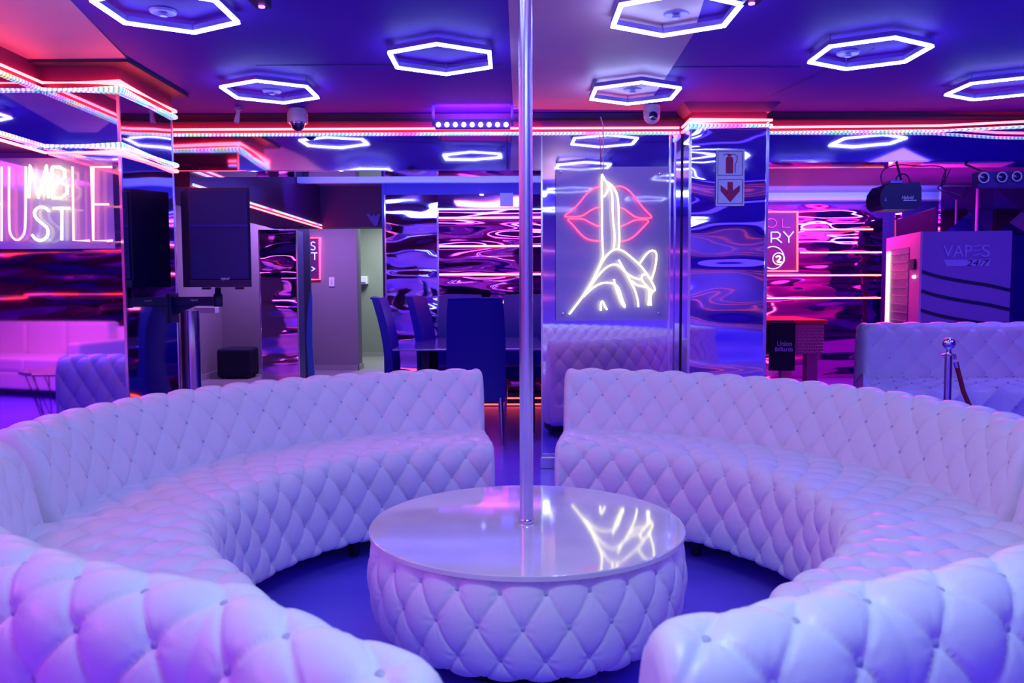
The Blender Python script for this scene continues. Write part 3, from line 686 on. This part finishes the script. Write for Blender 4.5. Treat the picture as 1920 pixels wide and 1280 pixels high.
sofa(101.5, 175.5, 'white tufted curved sofa section nearest the camera on the right', lambda a: .26*sm(a, 140, 174), lambda a: .0075*max(0, a-163), dzb=-.016, dzs=.022, dr=-.02)

# ================================================ STAGE AND POLE
SR = .5455; SZ = .4225
t = thing('round_stage', SC, 'low round tufted white stage with a white marble top around the pole', 'stage')
MB().lathe([(.30, 0), (SR-.006, 0), (SR-.0055, .0002), (SR, .003), (SR, .0172), (SR-.0028, .020), (SR-.0032, .02001), (SR-.01, .02001), (.3, .02001), (.02, .02001)], SC+Vector((0, 0, SZ-.02)), 160).build('marble_top', 'marble', t)
SP = [(SR-.17, .074), (SR-.07, .076), (SR-.028, .108), (SR-.004, .18), (SR+.006, .27), (SR-.004, .35), (SR-.02, SZ-.021)][::-1]
def pls(f, r, z): a = f*2*PI-R(2.2); return SC+Vector((r*math.sin(a), -r*math.cos(a), z))
o, sp_ = shell('upholstered_side', SP, pls, 3.4, 50, .104, .021, t, v0=.64, wrap=True, nu=14, ds=.006)
buttons(sp_, t, 100)
MB().lathe([(.2, .0), (SR-.2, 0), (SR-.2, .08), (.2, .08)], SC, 48).build('plinth', 'plinth', t)
t = thing('dance_pole', SC+Vector((0, 0, SZ)), 'shiny steel dance pole rising from the round stage to the ceiling', 'pole')
MB().lathe([(.0235, 0), (.0235, ZC-SZ)], SC+Vector((0, 0, SZ)), 40).build('tube', 'pole', t)
MB().lathe([(.026, 0), (.0275, .001), (.0275, .012), (.025, .015), (.02, .015)], SC+Vector((0, 0, SZ)), 40).build('base_ring', 'chrome', t)
MB().lathe([(.024, 0), (.06, .03), (.06, .04), (.02, .04)], SC+Vector((0, 0, ZC-.041)), 32).build('ceiling_plate', 'chrome', t)

# ================================================ BOOTH SOFA AT RIGHT WITH STANCHIONS
YB = 6.35
zt = Z(606, YB, 1760); xb0 = X(1620, YB, 640); xb1 = xb0+2.3
t = thing('booth_sofa', ((xb0+xb1)/2, YB, 0), 'straight high-backed white tufted sofa behind the velvet rope at right', 'sofa')
def plb(f, r, z):
    x0 = xb0-.42*max(0, r); return Vector((x0+(xb1-x0)*f, YB-r, z))
zs_ = Z(722, 5.9, 1760)
o, s1 = shell('backrest', [(-.02, zs_-.12), (0, zs_), (.0, zt-.12), (-.01, zt-.04), (-.06, zt), (-.16, zt), (-.22, zt-.06), (-.23, .3), (-.23, .1), (-.05, .1)][::-1], plb, 2.3, 22, .118, .032, t, v0=.2, ends=.06, amp=lambda s, L: 1 if s > .6 else 0, nu=8)
o, s2 = shell('seat', [(.56, .10), (.62, .14), (.63, zs_-.14), (.62, zs_-.04), (.56, zs_), (.30, zs_), (-.1, zs_), (-.12, .2), (-.1, .1)], plb, 2.3, 22, .118, .032, t, v0=.2, ends=.06, nu=8)
buttons(s1+s2, t)
for x_ in (xb0+.15, xb1-.15):
    for y_ in (YB-.5, YB+.1): MB().lathe([(.02, 0), (.028, .11), (.005, .11)], (x_, y_, 0), 12).build('foot', 'plinth', t)
YQ = 4.75
def stanchion(x, y, lab, used=[]):
    if used: c = copy_tree(used[0]); c.location = (x, y, 0); c['label'] = lab; return
    t = thing('rope_stanchion', (x, y, 0), lab, 'stanchion', 'chrome rope stanchions'); zero(t); used.append(t)
    zt_ = Z(632, YQ, 1779)
    MB().lathe([(.15, 0), (.15, .012), (.10, .03), (.03, .045), (.005, .046)], (0, 0, 0), 40).build('base', 'chrome', t)
    MB().lathe([(.020, .04), (.020, zt_-.105), (.004, zt_-.104)], (0, 0, 0), 24).build('post', 'chrome', t)
    b_ = MB(); b_.lathe([(.012, zt_-.106), (.038, zt_-.104), (.040, zt_-.098), (.016, zt_-.092), (.012, zt_-.075), (.014, zt_-.068), (.004, zt_-.067)], (0, 0, 0), 28); b_.build('collar', 'chrome', t)
    b_ = MB(); bmesh.ops.create_uvsphere(b_.bm, u_segments=24, v_segments=16, radius=.035, matrix=Matrix.Translation((0, 0, zt_-.036))); b_.smooth = True; b_.build('ball_finial', 'chrome', t)
    MB().tube([(.03, 0, zt_-.10), (.042, 0, zt_-.11), (.042, 0, zt_-.125), (.03, 0, zt_-.125)], .003, 6, closed=True).build('hook_ring', 'chrome', t)
xs = X(1779, YQ, 660); zr = Z(676, YQ, 1779)
stanchion(xs, YQ, 'chrome rope stanchion with ball top in front of the high-backed white sofa')
stanchion(xs+1.0, YQ-.35, 'second chrome rope stanchion just outside the right edge')
t = thing('velvet_rope', (xs+.5, YQ-.17, 0), 'dark red velvet rope hanging from the chrome stanchion', 'rope')
pts = []
for i in range(25):
    f = i/24; x_ = xs+.045+(.91)*f; y_ = YQ-.35*f
    pts.append((x_, y_, zr-.02-.62*(1-(2*f-1)**2)**.75))
MB().tube(pts, .013, 10).build('rope', 'rope', t)
for a_, b_ in ((pts[0], pts[1]), (pts[-1], pts[-2])):
    a_, b_ = Vector(a_), Vector(b_); d = (b_-a_).normalized(); MB().tube([a_-d*.012, a_+d*.02], .015, 12).build('rope_end', 'chrome', t)

# ================================================ LOUDSPEAKER ON BRACKET
YK = 4.85
fl, fr, ft, fb_ = X(355, YK, 450), X(470, YK, 450), Z(352, YK, 410), Z(538, YK, 410)
t = thing('loudspeaker', ((fl+fr)/2, YK+.15, fb_), 'black loudspeaker mounted on a wall bracket at left, above the sofa', 'loudspeaker')
sl = X(341, YK+.22, 450)
MB().prism([(fl, YK, fb_), (fr, YK, fb_), (X(468, YK+.24), YK+.24, fb_), (sl, YK+.22, fb_)], (0, 0, ft-fb_)).build('cabinet', 'black', t)
MB().box(fl+.012, fr-.012, YK-.014, YK, fb_+.045, ft-.015, .004).build('grille', 'grille', t)
MB().box(fl+.012, fr-.012, YK-.018, YK-.012, Z(425, YK, 410), Z(421, YK, 410)).build('grille_bar', 'black_leather', t)
MB().box(fl, fr, YK-.018, YK, fb_, fb_+.04, .004).build('lower_edge', 'black', t)
for x_ in (fl+.08, fr-.08): MB().box(x_-.02, x_+.02, YK+.01, YK+.05, fb_-.014, fb_-.001).build('foot', 'black', t)
text('logo', 'Hybrid', at(422, 523, YK-.02), .052, .020, 'text_white', t, shear=.3, lab='white slanted lettering')
t = thing('speaker_bracket', (XC+.1, YK+.2, fb_-.12), 'black swing arm bracket holding the loudspeaker to the mirrored column', 'bracket')
za, zb_ = Z(556, YK+.15, 380), Z(573, YK+.15, 380)
MB().box(XC+.005, X(408, YK+.15), YK+.13, YK+.17, zb_, za, .004).build('arm', 'black', t)
MB().box(XC+.004, XC+.02, YK+.08, YK+.20, zb_-.10, za+.02, .003).build('wall_plate', 'black', t)
MB().prism([(XC+.005, YK+.14, zb_-.06), (XC+.005, YK+.14, zb_), (XC+.14, YK+.14, zb_)], (0, .02, 0)).build('brace', 'black', t)
cx = X(408, YK+.15)
MB().lathe([(.024, zb_-.006), (.026, zb_), (.026, za+.01), (.018, za+.02), (.016, fb_-.002), (.005, fb_-.001)], (cx, YK+.15, 0), 20).build('pivot', 'black', t)
text('logo', 'Hybrid', at(364, 563, YK+.125), .045, .016, 'text_white', t, shear=.3, lab='small white slanted lettering')

# ================================================ DINING NOOK
def make_chair(lab):
    t = thing('dining_chair', (0, 0, 0), lab, 'chair', 'high-backed dining chairs in the nook'); zero(t)
    # faces +Y : back at y=0, seat towards +Y
    b_ = MB(); n = 10; V = []
    for i in range(n+1):
        f = i/n; z = .34+(1.155-.34)*f; y = .05-.10*f*f+.02*math.sin(PI*f); w_ = .225+.012*math.sin(PI*f)-.01*f
        if f > .97: w_ -= .008
        V.append([b_.bm.verts.new((sx_*w_, y+dy, z)) for sx_, dy in ((-1, -.035), (-.6, -.05), (0, -.055), (.6, -.05), (1, -.035), (1, .03), (0, .015), (-1, .03))])
    for i in range(n):
        for j in range(8): b_.bm.faces.new((V[i][j], V[i][(j+1) % 8], V[i+1][(j+1) % 8], V[i+1][j]))
    b_.bm.faces.new(V[0][::-1]); b_.bm.faces.new(V[-1]); b_.smooth = True; bk = b_.build('backrest', 'black_leather', t)
    MB().tube([(-.21, -.085, 1.15), (0, -.105, 1.156), (.21, -.085, 1.15)], .009, 8).build('piping', 'black_leather', bk)
    MB().box(-.235, .235, .04, .52, .36, .48, .03).build('seat', 'black_leather', t)
    for sx_, y0, dy in ((-1, .03, -.05), (1, .03, -.05), (-1, .47, .03), (1, .47, .03)):
        MB().tube([(sx_*.19, y0, .37), (sx_*.205, y0+dy, 0.0)], [.022, .011], 10).build('leg', 'chrome', t)
    return t
ch = make_chair('dark blue high-backed chair seen from behind, nearest the pole')
ch.location = (X(892, 6.55), 6.5, 0)
def chair(x, y, rz, lab): c = copy_tree(ch); c.location = (x, y, 0); c.rotation_euler.z = rz; c['label'] = lab
chair(X(716, 7.0)+.02, 7.05, R(-90), 'dark blue high-backed chair at the left end of the glass table, seen from the side')
chair(X(797, 7.9)-.02, 7.72, R(-100), 'dark blue high-backed chair behind the left chair, partly hidden by the table')
chair(X(862, 8.35), 8.45, R(180), 'dark blue high-backed chair behind the near chair, across the glass table')
chair(X(985, 8.35), 8.45, R(180), 'dark blue high-backed chair behind the pole, across the glass table')
t = thing('glass_table', (-.29, 7.35, 0), 'rectangular glass dining table among the dark high-backed chairs', 'table')
MB().box(-.95, .25, 6.62, 8.06, .735, .75, .004).build('glass_top', 'table_glass', t)
for x_ in (-.72, .16):
    for y_ in (6.95, 7.75): MB().box(x_-.03, x_+.03, y_-.03, y_+.03, 0.02, .735).build('leg', 'black', t)
t = thing('dance_step', (.1, 8.1, 0), 'low black step with red lights behind the chairs, seen beside the pole', 'step')
MB().box(-.9, 1.3, 8.62, 8.95, 0, .10).build('step_box', 'black', t)
for y_, z_ in ((8.61, .085), (8.61, .02)): MB().tube([(-.9, y_, z_), (1.3, y_, z_)], .008, 6).build('red_strip', 'red_thin', t)
p = at(950, 374, YN-.02); tag(MB().box(p.x-.07, p.x+.07, YN-.016, YN-.012, p.z-.07, p.z+.07).build('paper_notice', 'text_lilac'), 'small square paper notice above the light bars, left of the pole', 'notice')
p = at(903, 366, YN-.018); tag(MB().lathe([(.002, 0), (.02, .001), (.024, .010), (.002, .012)], p, 16).build('downlight', 'spot_glow'), 'tiny bright downlight spot above the nook mirror, left of the pole', 'light')

# ================================================ CORRIDOR THINGS
p = at(444, 704, 11.3); t = thing('ottoman', (p.x, 11.35, 0), 'black round-edged ottoman against the grey wall in the corridor', 'ottoman')
MB().box(p.x-.22, p.x+.22, 11.15, 11.6, .03, .42, .05).build('body', 'black_cloth', t)
for dx in (-.17, .17):
    for dy in (-.15, .15): MB().lathe([(.015, 0.012), (.02, .04), (.003, .04)], (p.x+dx, 11.37+dy, 0), 8).build('foot', 'black', t)
p = at(386, 581, 10.5); tag(MB().box(p.x-.13, p.x+.13, 10.45, 10.6, p.z-.04, p.z+.035, .006).build('wall_ledge', 'dust_white'), 'small white ledge on the grey wall under the loudspeaker bracket', 'shelf')
p = at(622, 528, 12.29); t = thing('light_switch', p, 'white light switch plate on the grey corridor wall', 'switch')
MB().box(p.x-.04, p.x+.04, 12.285, 12.299, p.z-.07, p.z+.065, .003).build('plate', 'dust_white', t)
MB().box(p.x-.012, p.x+.012, 12.278, 12.285, p.z-.03, p.z+.03, .002).build('rocker', 'white_plastic', t)
p = at(681, 525, 14.6); t = thing('hand_dryer', p, 'small box dispenser on the grey green wall beside the corridor corner', 'dispenser')
MB().box(p.x-.09, p.x+.08, 14.55, 14.69, p.z-.07, p.z+.07, .01).build('body', 'dust_white', t)
MB().box(p.x-.06, p.x+.05, 14.54, 14.55, p.z-.05, p.z-.03).build('outlet', 'housing', t)
# mirrored column beyond the speaker, curved panel with a blue reflection put into its colour
q0, q1 = X(488, 10.4), X(556, 10.4)
struct('wall_column_far', MB().box(q0+.01, q1-.01, 10.41, 10.8, 0, 1.95), 'dark_wall')
mirror('mirror_panel', MB().box(q0, q1, 10.396, 10.408, 0, 1.95), 'mirror', 'narrow bright mirror post between the ottoman and the corridor')
struct('trim_11', MB().box(q0-.012, q0, 10.39, 10.42, 0, 1.95).box(q1, q1+.012, 10.39, 10.42, 0, 1.95), 'edge_chrome')
b_ = outline([(584, 538), (580, 560), (576, 600), (575, 640), (578, 690), (581, 730), (592, 730), (590, 690), (586, 640), (586, 560)], 10.6, .02)
tag(b_.build('curved_reflection', 'blue_reflection'), 'narrow curved panel coloured as a blue reflection, left of the grey corridor wall', 'panel')
MBs = MB(); b_ = outline([(687, 402), (692, 400), (697, 406), (701, 400), (704, 406), (710, 400), (713, 402), (708, 422), (702, 424)], 9.97, -.028)
tag(b_.build('folded_ornament', 'housing'), 'small folded fan ornament on the maroon bulkhead over the corridor', 'ornament')
tag(MB().box(X(565, 9.9), X(571, 9.9), 9.85, 9.9, Z(424, 9.9), Z(362, 9.9)).build('corner_arris', 'black'), 'short dark vertical pipe on the maroon bulkhead corner', 'arris')  # corner line of the bulkhead, drawn as an added dark strip
# mirrored strips under the bracket
tag(MB().lathe([(.02, 0), (.058, 0), (.058, Z(580, 5.3)), (.02, Z(580, 5.3))], (X(354, 5.3), 5.3, 0), 32).build('chrome_post', 'chrome'), 'thick round chrome post under the loudspeaker bracket', 'post')

# ================================================ POOL ROOM
x0, x1 = X(1436, 9.0), X(1547, 9.0)
t = thing('pool_table', ((x0+x1)/2, 9.5, 0), 'pool table with red top and metal tread body in the pink lit room', 'pool table')
MB().box(x0-.35, x1+.03, 8.97, 10.1, .82, .87, .01).build('rail', 'felt', t)
MB().box(x0-.33, x1, 9.0, 10.07, .50, .82).build('body', 'pool_body', t)
tr = MB()
for i in range(11):
    for j in range(9):
        c = Vector((X(1500, 9)+i*.026, 8.994, .525+j*.034)); s_ = 1 if (i+j) % 2 else -1
        tr.tube([c-Vector((.008, 0, .006*s_)), c+Vector((.008, 0, .006*s_))], .0025, 4)
tr.build('tread_pattern', 'dust_white', t)
for x_ in (x0-.25, x1-.1):
    for y_ in (9.12, 9.95): MB().box(x_-.06, x_+.06, y_-.06, y_+.06, 0, .5).build('leg', 'pool_body', t)
tag(MB().box(X(1446, 8.9), X(1492, 8.9), 8.93, 8.96, .845, .865).tube([(X(1447, 8.9), 8.95, .865), (X(1492, 8.9), 8.95, .865)], .006, 6).build('cue_rack', 'black'), 'black rail holding the billiards banner on the pool table', 'rail')
t = thing('banner', (X(1469, 8.9), 8.9, .34), 'black cloth banner with white lettering hanging from the pool table', 'banner')
MB().box(X(1445, 8.9), X(1494, 8.9), 8.905, 8.925, Z(695, 8.9, 1470), .845, .004).build('cloth', 'black_cloth', t)
text('lettering', 'Union', at(1471, 644, 8.9), .155, .052, 'text_lilac', t, depth=.004, lab='upper line of lettering'); text('lettering', 'Billiards', at(1470, 654.5, 8.9), .19, .045, 'text_lilac', t, depth=.004, lab='lower line of lettering')
p = at(1482, 704, 9.2); tag(MB().lathe([(.06, 0), (.06, .03), (.03, .05), (.005, .05)], (p.x, 8.8, 0), 16).build('floor_weight', 'black'), 'small black round weight on the floor under the banner', 'weight')
# vending machine
ax = Vector((X(1728, 8.0, 520), 8.0, 0)); ux = Vector((.985, -.12, 0)).normalized(); uy = Vector((.17, .985, 0)).normalized()
W_, D_ = .80, 1.20; HV = Z(434, 8.0, 1728)
t = thing('vending_machine', ax, 'tall vending machine with lilac side panel reading VAPES 24/7 behind the white sofa', 'vending machine')
q = [ax, ax+ux*W_, ax+ux*W_+uy*D_, ax+uy*D_]
MB().prism([v+Vector((0, 0, .05)) for v in q], (0, 0, HV-.05)).build('cabinet', 'machine', t)
MB().prism([v*1.0+Vector((0, 0, 0)) for v in (ax+ux*.05+uy*.05, ax+ux*(W_-.05)+uy*.05, ax+ux*(W_-.05)+uy*(D_-.05), ax+ux*.05+uy*(D_-.05))], (0, 0, .05)).build('base', 'black', t)
def fbox(u0, u1, z0, z1, out, m_, nm):   # panel on the glass front (left side), u along uy
    nrm = -ux; a = ax+uy*u0; b2 = ax+uy*u1
    return MB().prism([a+Vector((0, 0, z0)), b2+Vector((0, 0, z0)), b2+Vector((0, 0, z1)), a+Vector((0, 0, z1))], nrm*out).build(nm, m_, t)
fbox(.0, D_, .06, HV, .02, 'machine_front', 'door')
fbox(.34, 1.10, .35, HV-.13, .026, 'goods', 'display_window')
for k in range(14):
    fbox(.36, .95, .45+k*.085, .457+k*.085, .034, 'white_plastic', 'shelf')
fbox(1.02, 1.10, .35, HV-.15, .04, 'white_glow', 'light_tube')
fbox(.12, .25, Z(508, 8.1), Z(488, 8.1), .04, 'black', 'card_reader'); fbox(.12, .2, Z(524, 8.1), Z(519, 8.1), .03, 'white_glow', 'price_display')
def side(pts, w_, lab):
    b3 = MB(); P = smooth_path([ax+ux*u_+Vector((0, 0, z_))-uy*.004 for u_, z_ in pts], 2)
    for a, c_ in zip(P, P[1:]): b3.prism([a+Vector((0, 0, w_)), c_+Vector((0, 0, w_)), c_-Vector((0, 0, w_)), a-Vector((0, 0, w_))], -uy*.002)
    b3.build('wavy_line', 'machine_line', t)
for pz in (509, 545, 581):
    z0 = Z(pz, 8, 1728); side([(0, z0), (.15, z0-.05), (.4, z0-.10), (.6, z0-.13), (.8, z0-.18)], .016, '')
cc = ax+ux*.40-uy*.006
text('lettering', 'VAP', Vector((cc.x-.085, cc.y+.008, Z(471, 8, 1800))), .26, .115, 'text_lilac', t, xdir=ux, lab='thin letters VAP')
text('lettering', 'S', Vector((cc.x+.165, cc.y-.022, Z(471, 8, 1800))), .075, .115, 'text_lilac', t, xdir=ux, lab='thin letter S')
b3 = MB()
for pz in (463, 471, 479.5):
    z0 = Z(pz, 8, 1820); a = ax+ux*.455+Vector((0, 0, z0-.006))-uy*.006; b3.prism([a, a+ux*.07+Vector((0, 0, .016)), a+ux*.07+Vector((0, 0, .026)), a+Vector((0, 0, .010))], -uy*.002)
b3.build('lettering', 'text_lilac', t)['label'] = 'letter E made of three slanted bars'
z0, z1 = Z(499, 8, 1800), Z(487, 8, 1800); a = ax-uy*.004
MB().prism([a+ux*.22+Vector((0, 0, z0)), a+ux*.60+Vector((0, 0, z0)), a+ux*.61+Vector((0, 0, z1)), a+ux*.19+Vector((0, 0, z1))], -uy*.002).build('tag_shape', 'text_lilac', t)
text('lettering', '24/7', Vector((0, 0, 0))+ax+ux*.50-uy*.009+Vector((0, 0, (z0+z1)/2)), .20, .055, 'machine_line', t, xdir=ux, shear=.2, lab='dark numbers 24/7')
# dark cabinet at the right edge
x0 = X(1882, 9.25); t = thing('dark_cabinet', (x0+.3, 9.5, 0), 'dark blue cabinet right of the vending machine, behind the sofa', 'cabinet')
MB().box(x0, x0+.8, 9.25, 9.85, .04, Z(440, 9.25, 1900)).build('body', 'black_leather', t)
MB().box(x0+.02, x0+.78, 9.27, 9.83, 0, .04).build('base', 'black', t); MB().box(x0+.03, x0+.75, 9.235, 9.25, .1, Z(440, 9.25, 1900)-.05, .004).build('door', 'black_leather', t)
tag(outline([(1680, 412), (1755, 389), (1755, 436), (1680, 452)], 9.6, -.05).build('wall_screen', 'glass_dark'), 'dark slanted screen on the wall above the vending machine', 'screen')

# effect light hanging in the right opening
Yd = 5.5; p = at(1690, 388, Yd)
t = thing('effect_light', p, 'black effect light with white lettering hanging under the right bulkhead', 'stage light')
b_ = outline([(1650, 372), (1652, 360), (1662, 346), (1724, 341), (1728, 352), (1728, 384), (1716, 392), (1660, 392), (1652, 386)], Yd, -.22); b_.build('body', 'black', t)
MB().tube(pxpath([(1680, 346), (1680, 332), (1690, 325), (1702, 328), (1707, 345)], Yd+.08, 2), .005, 8).build('handle', 'black', t)
MB().box(X(1664, Yd), X(1686, Yd), Yd-.01, Yd+.12, Z(346, Yd), Z(341, Yd)).build('bracket', 'housing', t)
MB().tube([at(1691, 342, Yd+.1), Vector((at(1691, 342, Yd+.1).x, Yd+.19, ZB2-.001))], .008, 8).build('clamp_rod', 'black', t)
text('logo', 'Hybrid', at(1702, 371, Yd-.006), .078, .030, 'text_white', t, shear=.3, lab='white slanted lettering')
MB().box(X(1690, Yd), X(1714, Yd), Yd-.004, Yd, Z(379, Yd), Z(377.6, Yd)).build('logo_line', 'text_white', t)
outline([(1658, 377), (1663, 377), (1660.5, 369)], Yd-.002).build('warning_triangle', 'housing', t)
tag(MB().tube(pxpath([(1655, 350), (1650, 325), (1665, 312), (1690, 308), (1720, 312), (1760, 310), (1775, 318), (1768, 345), (1755, 352), (1770, 360), (1790, 362), (1806, 372), (1815, 350)], 5.72, 2), .004, 6).build('loose_cable', 'black'), 'black loose cable looping under the right bulkhead', 'cable')
tag(MB().tube(pxpath([(1782, 316), (1776, 330), (1770, 345), (1764, 352), (1768, 330), (1776, 316)], 5.7, 1), .004, 6).build('hanging_cable', 'black'), 'black cable loop hanging left of the three ringed lamps', 'cable')
# three ringed lamps on a bar
Yr = 5.45; t = thing('lamp_bar', at(1870, 345, Yr), 'dark bar carrying three round ringed lamps at upper right', 'stage light')
MB().box(X(1832, Yr), X(1960, Yr), Yr+.02, Yr+.10, Z(350, Yr, 1880), Z(320, Yr, 1880), .004).build('housing', 'dark_wall', t)
for (cx_, cy_, r_) in ((1845, 333, 9.2), (1879, 332, 8.8), (1907, 330.5, 8.5), (1937, 329, 8.5)):
    c = at(cx_, cy_, Yr); rr = r_/F*Yr
    MB().tube([c+Vector((rr*math.cos(a*PI/12), 0, rr*math.sin(a*PI/12))) for a in range(24)], .0045, 8, closed=True).build('lamp_ring', 'white_plastic', t)
    MB().lathe([(.002, .004), (rr*.8, .0), (rr, -.02), (.002, -.021)], c+Vector((0, .0, 0)), 24, axis='y').build('lens', 'glass_dark', t)
MB().tube([at(1845, 322, Yr+.06), Vector((X(1845, Yr+.06), YW+.1, ZB2-.012))], .008, 8).build('clamp_rod', 'black', t)
tag(MB().tube([(X(1828, 9.6), 9.6, 0), (X(1828, 9.6), 9.6, Z(348, 9.6, 1828))], .018, 12).build('light_stand', 'housing'), 'thin vertical stand above the vending machine, under the ringed lamps', 'stand')

# ================================================ LOUNGE BESIDE THE CAMERA (seen in the left mirror)
def plain_sofa(x, y, rz, w_, lab):
    t = thing('plain_sofa', (x, y, 0), lab, 'sofa', rz=rz); zero(t)
    MB().box(-w_/2, w_/2, -.42, .42, .10, .30, .03).build('base', 'pink_sofa', t)
    n = 3
    for i in range(n):
        a = -w_/2+.18+(w_-.36)*i/n; b2 = a+(w_-.36)/n-.01
        MB().box(a, b2, -.42, .22, .30, .46, .04).build('seat_cushion', 'pink_sofa', t); MB().box(a, b2, .16, .36, .44, .84, .05).build('back_cushion', 'pink_sofa', t)
    for s_ in (-1, 1): MB().box(s_*w_/2, s_*(w_/2-.17), -.42, .42, .30, .64, .04).build('armrest', 'pink_sofa', t)
    MB().box(-w_/2, w_/2, .30, .44, .30, .78, .04).build('back_frame', 'pink_sofa', t)
    for sx_ in (-1, 1):
        for sy_ in (-1, 1): MB().lathe([(.02, 0), (.03, .10), (.005, .10)], (sx_*(w_/2-.12), sy_*.32, 0), 10).build('foot', 'plinth', t)
    return t
plain_sofa(-5.6, -1.0, R(200), 2.3, 'plain white sofa with square cushions reflected in the large left mirror')
t = thing('wire_table', (-4.0, 1.2, 0), 'round table on a dark wire base reflected in the large left mirror', 'table')
MB().lathe([(.02, 0), (.42, 0), (.43, .015), (.42, .025), (.02, .025)], (-4.0, 1.2, .48), 40).build('top', 'glass_dark', t)
wb = MB()
for k in range(16):
    a = 2*PI*k/16; wb.tube([(-4.0+.38*math.cos(a), 1.2+.38*math.sin(a), .48), (-4.0+.24*math.cos(a+.3), 1.2+.24*math.sin(a+.3), .01)], .005, 5)
wb.tube([(-4.0+.25*math.cos(2*PI*k/24), 1.2+.25*math.sin(2*PI*k/24), .012) for k in range(24)], .008, 6, closed=True)
wb.build('wire_base', 'black', t)

# tufted sofa with its back to the large left mirror
t = thing('tufted_sofa', (-2.8, 2.4, 0), 'white tufted sofa back reflected low in the large left mirror', 'sofa')
def plt(f, r, z): return Vector((-3.32+1.05*f, 2.62+r, z))
o, s1 = shell('backrest', [(.10, .08), (.14, .20), (.14, .55), (.12, .70), (.04, .76), (-.06, .74), (-.10, .62), (-.10, .10)][::-1], plt, 1.05, 15, .11, .028, t, v0=.3, ends=.05, nu=10)
MB().box(-3.30, -2.29, 1.95, 2.50, .09, .40, .05).build('seat', 'leather', t)
buttons(s1, t)
for x_ in (-3.2, -2.4):
    for y_ in (2.05, 2.6): MB().lathe([(.018, 0), (.026, .095), (.005, .096)], (x_, y_, 0), 12).build('foot', 'plinth', t)
